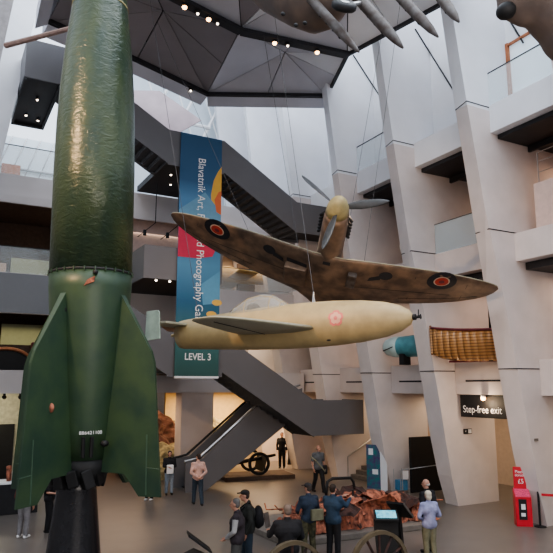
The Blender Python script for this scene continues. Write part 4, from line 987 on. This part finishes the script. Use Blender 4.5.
# ------------------------------------------------------------------ people
SK = mat('skin_tone', (.52, .28, .20), .55, var=.05, scale=10)
def cloth(name, c, **k): return mat(name, c, .85, var=.12, scale=9, bump=.25, bscale=14, **k)
def remesh(o, vs, it=4):
    r = o.modifiers.new('r', 'REMESH'); r.mode = 'VOXEL'; r.voxel_size = vs; r.use_smooth_shade = True
    if it: s = o.modifiers.new('s', 'SMOOTH'); s.iterations = it; s.factor = .5
    return o
def person(label, loc, face, h=1.75, feet=((-.11, 0), (.11, 0)), arms=None, lean=(0, 0), head=0., nod=0., top=None, sleeve=1., bottom=None, hair=None, hairstyle='short', shoes='black', cap=None, bulk=1.1, extra=None, jacket_len=.86, vox=.011, lift=(0, 0), group=None):
    """local frame: faces +Y, right hand at +X. face: heading angle of +Y in world degrees (0 = +Y, 90 = -X)"""
    s = h / 1.75
    t = tag(empty('person', loc, (0, 0, radians(face))), label, 'person', group); t.scale = (s, s, s)
    V = Vector
    pel = V((lean[0] * .1, lean[1] * .1, .95)); ch = V((lean[0] * .8, lean[1] * .8, 1.28)); sh = V((lean[0], lean[1], 1.42)); nk = sh + V((lean[0] * .1, lean[1] * .1 + .01, .09))
    hd = nk + V((lean[0] * .2, .03 + nod, .12))
    hips = [pel + V((sx * .09, 0, -.03)) for sx in (-1, 1)]
    ank = [V((feet[i][0], feet[i][1], .085 + lift[i])) for i in (0, 1)]
    kn = []
    for i in (0, 1):
        m_ = (hips[i] + ank[i]) / 2; m_.y += .03 + .10 * abs(feet[i][1]) + lift[i] * .5; kn.append(m_)
    shl = [sh + V((sx * .175 * bulk, 0, -.02)) for sx in (-1, 1)]
    if arms is None: arms = (((-.26, -.04, 1.12), (-.25, .06, .88)), ((.26, -.04, 1.12), (.25, .06, .88)))
    arms = [tuple(V(p) for p in a_) for a_ in arms]
    hq = Matrix.Rotation(radians(head), 3, 'Z')
    b = MB()
    b.cap(hips[0], hips[1], .10, .10); b.cap(pel, ch, .125, .135); b.cap(ch + V((-.07, 0, .02)), ch + V((.07, 0, .02)), .115, .115); b.cap(shl[0], shl[1], .062, .062)
    b.cap(nk - V((0, 0, .06)), hd - V((0, .02, .05)), .056, .052)
    # head: skull, jaw, nose, brow, ears
    def hp(x, y, z): return hd + hq @ V((x, y, z))
    b.ball(hp(0, -.012, .03), .078, .093, .088, 14, 10); b.ball(hp(0, .018, -.035), .060, .066, .075, 14, 10); b.ball(hp(0, .045, -.082), .032, .03, .028)
    b.cap(hp(0, .088, .012), hp(0, .108, -.022), .010, .015, 8); b.cap(hp(-.035, .078, .025), hp(.035, .078, .025), .012, .012, 8); b.cap(hp(-.018, .085, -.052), hp(.018, .085, -.052), .008, .008, 8)
    for sx in (-1, 1): b.ball(hp(sx * .079, -.005, -.005), .012, .02, .03)
    for i in (0, 1):
        b.cap(hips[i], kn[i], .085, .058); b.cap(kn[i], ank[i], .056, .038); fd = V((.04 * (-1, 1)[i], 1, 0)).normalized()
        b.cap(ank[i] - fd * .04 - V((0, 0, .045)), ank[i] + fd * .14 - V((0, 0, .055)), .035, .03)
        el, wr_ = arms[i]
        b.cap(shl[i], el, .052, .04); b.cap(el, wr_, .04, .027)
        d = (wr_ - el).normalized(); side = V((1, 0, 0)) * (-1, 1)[i]
        pn = d.cross(V((0, 0, 1)) if abs(d.z) < .7 else V((0, 1, 0))).normalized()
        ac = pn if abs(d.z) < .7 else V((0, 1, 0)) - d * d.y
        ac.normalize(); cu_ = d.cross(ac).normalized() * (1 if i else -1)
        if cu_.dot(-side) < 0: cu_ = -cu_
        kc = wr_ + d * .085
        for q in range(4):
            off = ac * ((1.5 - q) * .021); k0 = kc + off * .95
            b.cap(wr_ + off * .55, k0, .014, .013, 8)
            fl = (.075, .085, .08, .062)[q]; m1 = k0 + d * fl * .55 + cu_ * fl * .18
            b.cap(k0, m1, .0115, .0105, 8); b.cap(m1, m1 + d * fl * .35 + cu_ * fl * .38, .0105, .009, 8)
        t0 = wr_ + ac * .02 + d * .02; t1 = t0 + ac * .035 + d * .035 + cu_ * .012
        b.cap(t0, t1, .014, .012, 8); b.cap(t1, t1 + d * .032 + ac * .008 + cu_ * .012, .012, .010, 8)
    remesh(b.build('body', SK, t, smooth=True), vox, 2)
    # garments
    tp = MB(); zb = jacket_len
    tp.cap(shl[0], shl[1], .080, .080, 12); tp.cap(ch + V((-.075 * bulk, 0, 0)), ch + V((.075 * bulk, 0, 0)), .145 * bulk, .145 * bulk, 14)
    tp.cap(V((-.07 * bulk, pel.y, zb + .08)), V((.07 * bulk, pel.y, zb + .08)), .128 * bulk, .128 * bulk, 14); tp.cap(V((pel.x, pel.y, zb + .12)), ch, .15 * bulk, .15 * bulk, 14)
    tp.cap(nk - V((0, 0, .07)), nk - V((0, 0, .02)), .078, .066, 12)
    sl = MB() if isinstance(sleeve, tuple) else tp
    lenf = sleeve[0] if isinstance(sleeve, tuple) else sleeve
    for i in (0, 1):
        el, wr_ = arms[i]
        if lenf > 0:
            if lenf < .6: sl.cap(shl[i], shl[i].lerp(el, .75), .068, .062, 12)
            else: sl.cap(shl[i], el, .070, .056, 12); sl.cap(el, el.lerp(wr_, .92), .056, .043, 12)
    remesh(tp.build('upper_garment', top, t, smooth=True), .016, 3)
    if sl is not tp: remesh(sl.build('sleeves', sleeve[1], t, smooth=True), .014, 3)
    bt = MB()
    bt.cap(hips[0], hips[1], .118, .118, 12); bt.cap(pel + V((0, 0, .04)), pel, .125, .125, 12)
    for i in (0, 1): bt.cap(hips[i], kn[i], .110, .084, 12); bt.cap(kn[i], ank[i] + V((0, 0, .01)), .082, .068, 12)
    remesh(bt.build('trousers', bottom, t, smooth=True), .016, 3)
    for i in (0, 1):
        fd = V((.04 * (-1, 1)[i], 1, 0)).normalized(); c0 = ank[i] - V((0, 0, .045))
        remesh(MB().cap(c0 - fd * .045, c0 + fd * .15 - V((0, 0, .005)), .045, .038, 12).cap(ank[i], c0, .048, .048).build('shoe', M[shoes] if isinstance(shoes, str) else shoes, t, smooth=True), .012, 2)
    if hair:
        hb_ = MB(); hr_ = cloth('hair_%s' % label[:6], hair)
        if hairstyle == 'short':
            hb_.ball(hp(0, -.030, .052), .084, .090, .082, 14, 10); hb_.ball(hp(0, -.055, .0), .074, .06, .075, 12, 8)
        elif hairstyle == 'bald':
            hb_.ball(hp(0, -.055, -.005), .078, .052, .045, 12, 8)
        else:
            hb_.ball(hp(0, -.028, .045), .092, .098, .09, 14, 10); hb_.ball(hp(0, -.06, -.03), .085, .06, .1, 12, 8)
        remesh(hb_.build('hair', hr_, t, smooth=True), .010, 2)
    if cap:
        cc_ = cloth('cap_%s' % label[:6], cap)
        MB().ball(hp(0, -.012, .07), .092, .104, .065, 16, 10).prism([hp(-.07, .06, .062), hp(.07, .06, .062), hp(.055, .165, .05), hp(-.055, .165, .05)], (0, 0, .012)).build('cap', cc_, t, smooth=True)
    for sx in (-1, 1): MB().ball(hp(sx * .03, .080, .006), .009, .006, .007, 8, 6).build('eye', 'black', t, smooth=True)
    if extra: extra(t)
    return t
def heading(fR, fF):   # direction given in camera right/forward -> local +Y angle in degrees
    d = lat(fR, fF); return math.degrees(math.atan2(-d.x, d.y))
def backpack(mt, y=-.22, z=1.18, x=0):
    def f(t):
        o = remesh(MB().ball((x, y, z), .16, .12, .25, 14, 10).ball((x, y - .06, z - .08), .12, .08, .13).build('backpack', mt, t, smooth=True), .016, 2)
        for sx in (-.12, .12): MB().tube([(sx, y + .1, z + .15), (sx, -.02, 1.5), (sx, .16, 1.36), (sx, .15, 1.15)], .02, 6).build('strap', mt, o)
    return f
navy = cloth('navy_cloth', (.03, .045, .075)); blackc = cloth('black_cloth', (.014, .014, .017)); greyt = cloth('grey_trouser', (.10, .10, .095)); denim = cloth('dark_denim', (.035, .055, .08))
lightgrey = cloth('light_grey_knit', (.42, .41, .41)); darkgreen = cloth('dark_olive_jacket', (.03, .032, .028)); pinkc = cloth('pale_pink_cotton', (.62, .40, .34)); lilac = cloth('lilac_cotton', (.32, .33, .50))
khk = cloth('khaki_cotton', (.20, .19, .12)); teej = cloth('grey_tee', (.12, .13, .14)); bluej = cloth('dark_blue_jacket', (.025, .055, .10)); camo = mat('camouflage_cloth', (.12, .11, .06), .85, col2=(.03, .035, .02), scale=14)
ltj = cloth('light_denim', (.26, .31, .36))
person('person in dark vest and light grey sleeves standing with clasped hands', (5.85, 12.45, 0), heading(-.85, .1), 1.75,
       arms=(((-.25, .02, 1.14), (-.08, .22, .96)), ((.25, .02, 1.14), (.06, .23, .96))), top=cloth('dark_vest', (.045, .035, .042)), sleeve=(1., lightgrey), bottom=greyt, hair=(.16, .15, .145), nod=.02)
person('person in a dark cap carrying a black rucksack, looking left', (6.45, 13.15, 0), heading(-1, -.1), 1.78, feet=((-.1, -.08), (.1, .1)), top=darkgreen, bottom=denim, hair=(.05, .035, .03), cap=(.03, .026, .024), nod=.05,
       extra=backpack(blackc))
def tablet(t): MB().box(-.09, .09, -.008, .008, -.13, .15).build('tablet', 'jetgrey', t, loc=(-.36, .27, 1.42), rot=(radians(-10), 0, radians(55)))
person('person in a black jacket seen from behind holding up a tablet at the left', (6.35, 11.2, 0), heading(-.15, 1), 1.78, arms=(((-.34, .08, 1.18), (-.33, .24, 1.22)), ((.30, .05, 1.14), (.22, .22, 1.05))), top=blackc, bottom=blackc, hair=(.20, .15, .12), hairstyle='short', bulk=1.22, head=10, extra=tablet)
def satchel(t):
    o = MB().box(-.16, .16, -.04, .06, 0, .26).build('shoulder_bag', khk, t, bevel=.02, loc=(.12, -.22, .92)); MB().tube([(.12, -.2, 1.15), (-.1, -.16, 1.4), (-.16, 0, 1.48)], .015, 6).build('strap', khk, o)
person('person in a dark blue jacket, dark cap and camouflage trousers with a shoulder bag', (8.25, 13.5, 0), heading(-.45, 1), 1.75, feet=((-.13, 0), (.14, .03)), arms=(((-.28, .05, 1.14), (-.2, .2, 1.05)), ((.27, .04, 1.14), (.2, .2, 1.05))), top=navy, bottom=camo, hair=(.06, .05, .045), cap=(.035, .035, .04), head=20, bulk=1.05, extra=satchel)
def phone(t): MB().box(-.01, .01, 0, .08, 0, .15).build('phone', 'black', t, loc=(.33, .46, 1.44))
person('person in a blue jacket raising both arms to photograph the car wreck', (8.72, 13.15, 0), heading(.55, 1), 1.74, arms=(((-.22, .16, 1.22), (.08, .40, 1.42)), ((.30, .12, 1.26), (.30, .40, 1.40))), top=bluej, bottom=blackc, hair=(.035, .025, .02), head=0, bulk=1.12, extra=phone)
def sidebag(t):
    MB().box(-.12, .12, -.08, .08, -.2, .14).build('carried_bag', blackc, t, bevel=.04, loc=(-.22, .05, .86))
person('person in a grey T-shirt walking with a dark bag, in front of the bridge', (13.6, 21.5, 0), heading(.35, -.7), 1.78, feet=((-.1, .22), (.1, -.24)), top=teej, sleeve=.4, bottom=blackc, hair=(.25, .18, .14), hairstyle='bald', head=35, extra=sidebag)
person('person in black clothes standing far back in the warm lit gallery', (15.86, 28.5, 0), heading(-.2, -1), 1.75, top=blackc, bottom=blackc, hair=(.03, .02, .02), bulk=1.1)
person('person bending over a table far back, right of the black-clothed person', (16.9, 29.6, 0), heading(1, -.2), 1.6, lean=(0, .22), top=cloth('brown_cloth', (.12, .06, .04)), bottom=blackc, hair=(.05, .03, .02))
person('person in a pale pink shirt strolling with hands behind the back near the escalator', (8.46, 21.3, 0), heading(-.35, 1), 1.72, feet=((-.10, .18), (.12, -.20)), arms=(((-.27, -.10, 1.12), (-.06, -.21, .97)), ((.27, -.10, 1.12), (.05, -.22, .98))), top=pinkc, bottom=denim, hair=(.035, .022, .018), bulk=1.05, shoes='black', head=25)
def whitebag(t): MB().box(-.14, .14, -.05, .05, -.2, .16).build('white_bag', 'white', t, bevel=.03, loc=(0, .24, 1.06))
person('person in black jacket and light jeans with a white bag at the escalator foot', (8.25, 23.75, 0), heading(.3, -1), 1.62, top=blackc, bottom=ltj, hair=(.03, .02, .02), hairstyle='long', arms=(((-.24, .06, 1.14), (-.08, .24, 1.1)), ((.24, .06, 1.14), (.1, .24, 1.14))), extra=whitebag)
person('person in light grey trousers by the shop counter, mostly hidden by the rocket fin', (2.48, 19.1, 0), heading(.3, 1), 1.7, top=cloth('dark_red_top', (.14, .03, .03)), bottom=cloth('light_grey_trousers', (.26, .25, .26)), hair=(.04, .03, .03), shoes='white')
person('person in black clothes with a bare forearm, between the rocket fin and the black cone', (3.2, 19.5, 0), heading(1, .1), 1.7, top=blackc, sleeve=.4, bottom=blackc, hair=(.04, .03, .02), arms=(((-.25, .0, 1.14), (-.2, .24, 1.1)), ((.25, .0, 1.14), (.2, .25, 1.1))))
person('person behind the right rocket fin, only white shoes showing', (7.25, 23.0, 0), heading(-.3, -1), 1.6, top=blackc, bottom=blackc, hair=(.04, .03, .02), shoes='white')
person('older balding person in a dark jacket standing behind the person in lilac', (11.22, 12.6, 0), heading(-.6, .8), 1.76, top=blackc, bottom=khk, hair=(.55, .50, .46), hairstyle='bald', head=20)
person('person with short white hair in a lilac shirt and khaki trousers facing the wreck', (10.72, 12.0, 0), heading(-.35, 1), 1.60, feet=((-.1, .02), (.1, -.03)), top=lilac, bottom=khk, hair=(.66, .58, .46), hairstyle='long', arms=(((-.30, .0, 1.12), (-.16, .16, 1.02)), ((.31, -.02, 1.13), (.2, .17, 1.08))), bulk=1.1, jacket_len=.84)

# ------------------------------------------------------------------ lights
area('skylight', (8, 12, 23), (0, 0, 0), 16, 26, 4200, (.86, .92, 1.))
warm = (1., .70, .42)
area('gallery_warm', (14.0, 30.2, 3.7), (0, 0, 0), 5, 3, 420, warm); area('gallery_cave', (8.0, 29.6, 3.7), (0, 0, 0), 3, 3, 130, (1, .68, .42)); point('room_left', (2, 29.0, 3.2), 120, (1, .9, .65), .4)
point('room_right', (18.8, 29.5, 3.0), 260, warm, .4)
area('l1_left', (3, 30, 6.9), (0, 0, 0), 4, 3, 60, (1, .8, .5)); area('l1_mid', (12.5, 30, 6.9), (0, 0, 0), 8, 3, 240, (1, .82, .6))
area('l2_left', (3, 30, 11.0), (0, 0, 0), 4, 3, 50, (1, .85, .6)); area('l2_mid', (11.5, 29, 11.1), (0, 0, 0), 8, 3, 260, (1, .82, .62))
for (y0, y1) in bays[1:5]:
    ym = (y0 + y1) / 2
    area('bay_ground', (18.8, ym, 3.7), (0, 0, 0), 2, 2, 45, (1, .75, .5)); area('bay_first', (18, ym, 7.6), (0, 0, 0), 2, 2, 35, (1, .74, .58)); area('bay_second', (19, ym, 11.5), (0, 0, 0), 2, 2, 70 if y0 < 12 else 12, (1, .62, .38))
spot('rocket_key', (-4.5, 9.0, 11.5), (vx, vy, 8.2), 3000, (1, .62, .32), 60, .12)
spot('rocket_key', (-1.5, 3.0, 10.0), (vx, vy, 7.5), 600, (1, .85, .62), 60, .1)
area('hall_fill', (3, -4, 6), (radians(108), 0, radians(-28)), 9, 5, 650, (1, .90, .82))
spot('plane_warm', (6, 10, 14.5), (8.5, 12, 6.0), 900, (1, .78, .55), 70, .2)
spot('spit_warm', (7.5, 10.5, 3.0), (11.2, 17, 8.2), 500, (1, .74, .5), 70, .3)
spot('wreck_warm', (10, 14, 9), (10.9, 16.2, .4), 700, (1, .72, .5), 40, .15)
bpy.context.scene.view_settings.view_transform = 'AgX'
bpy.context.scene.view_settings.look = 'AgX - Medium High Contrast'
bpy.context.scene.view_settings.exposure = 0.08
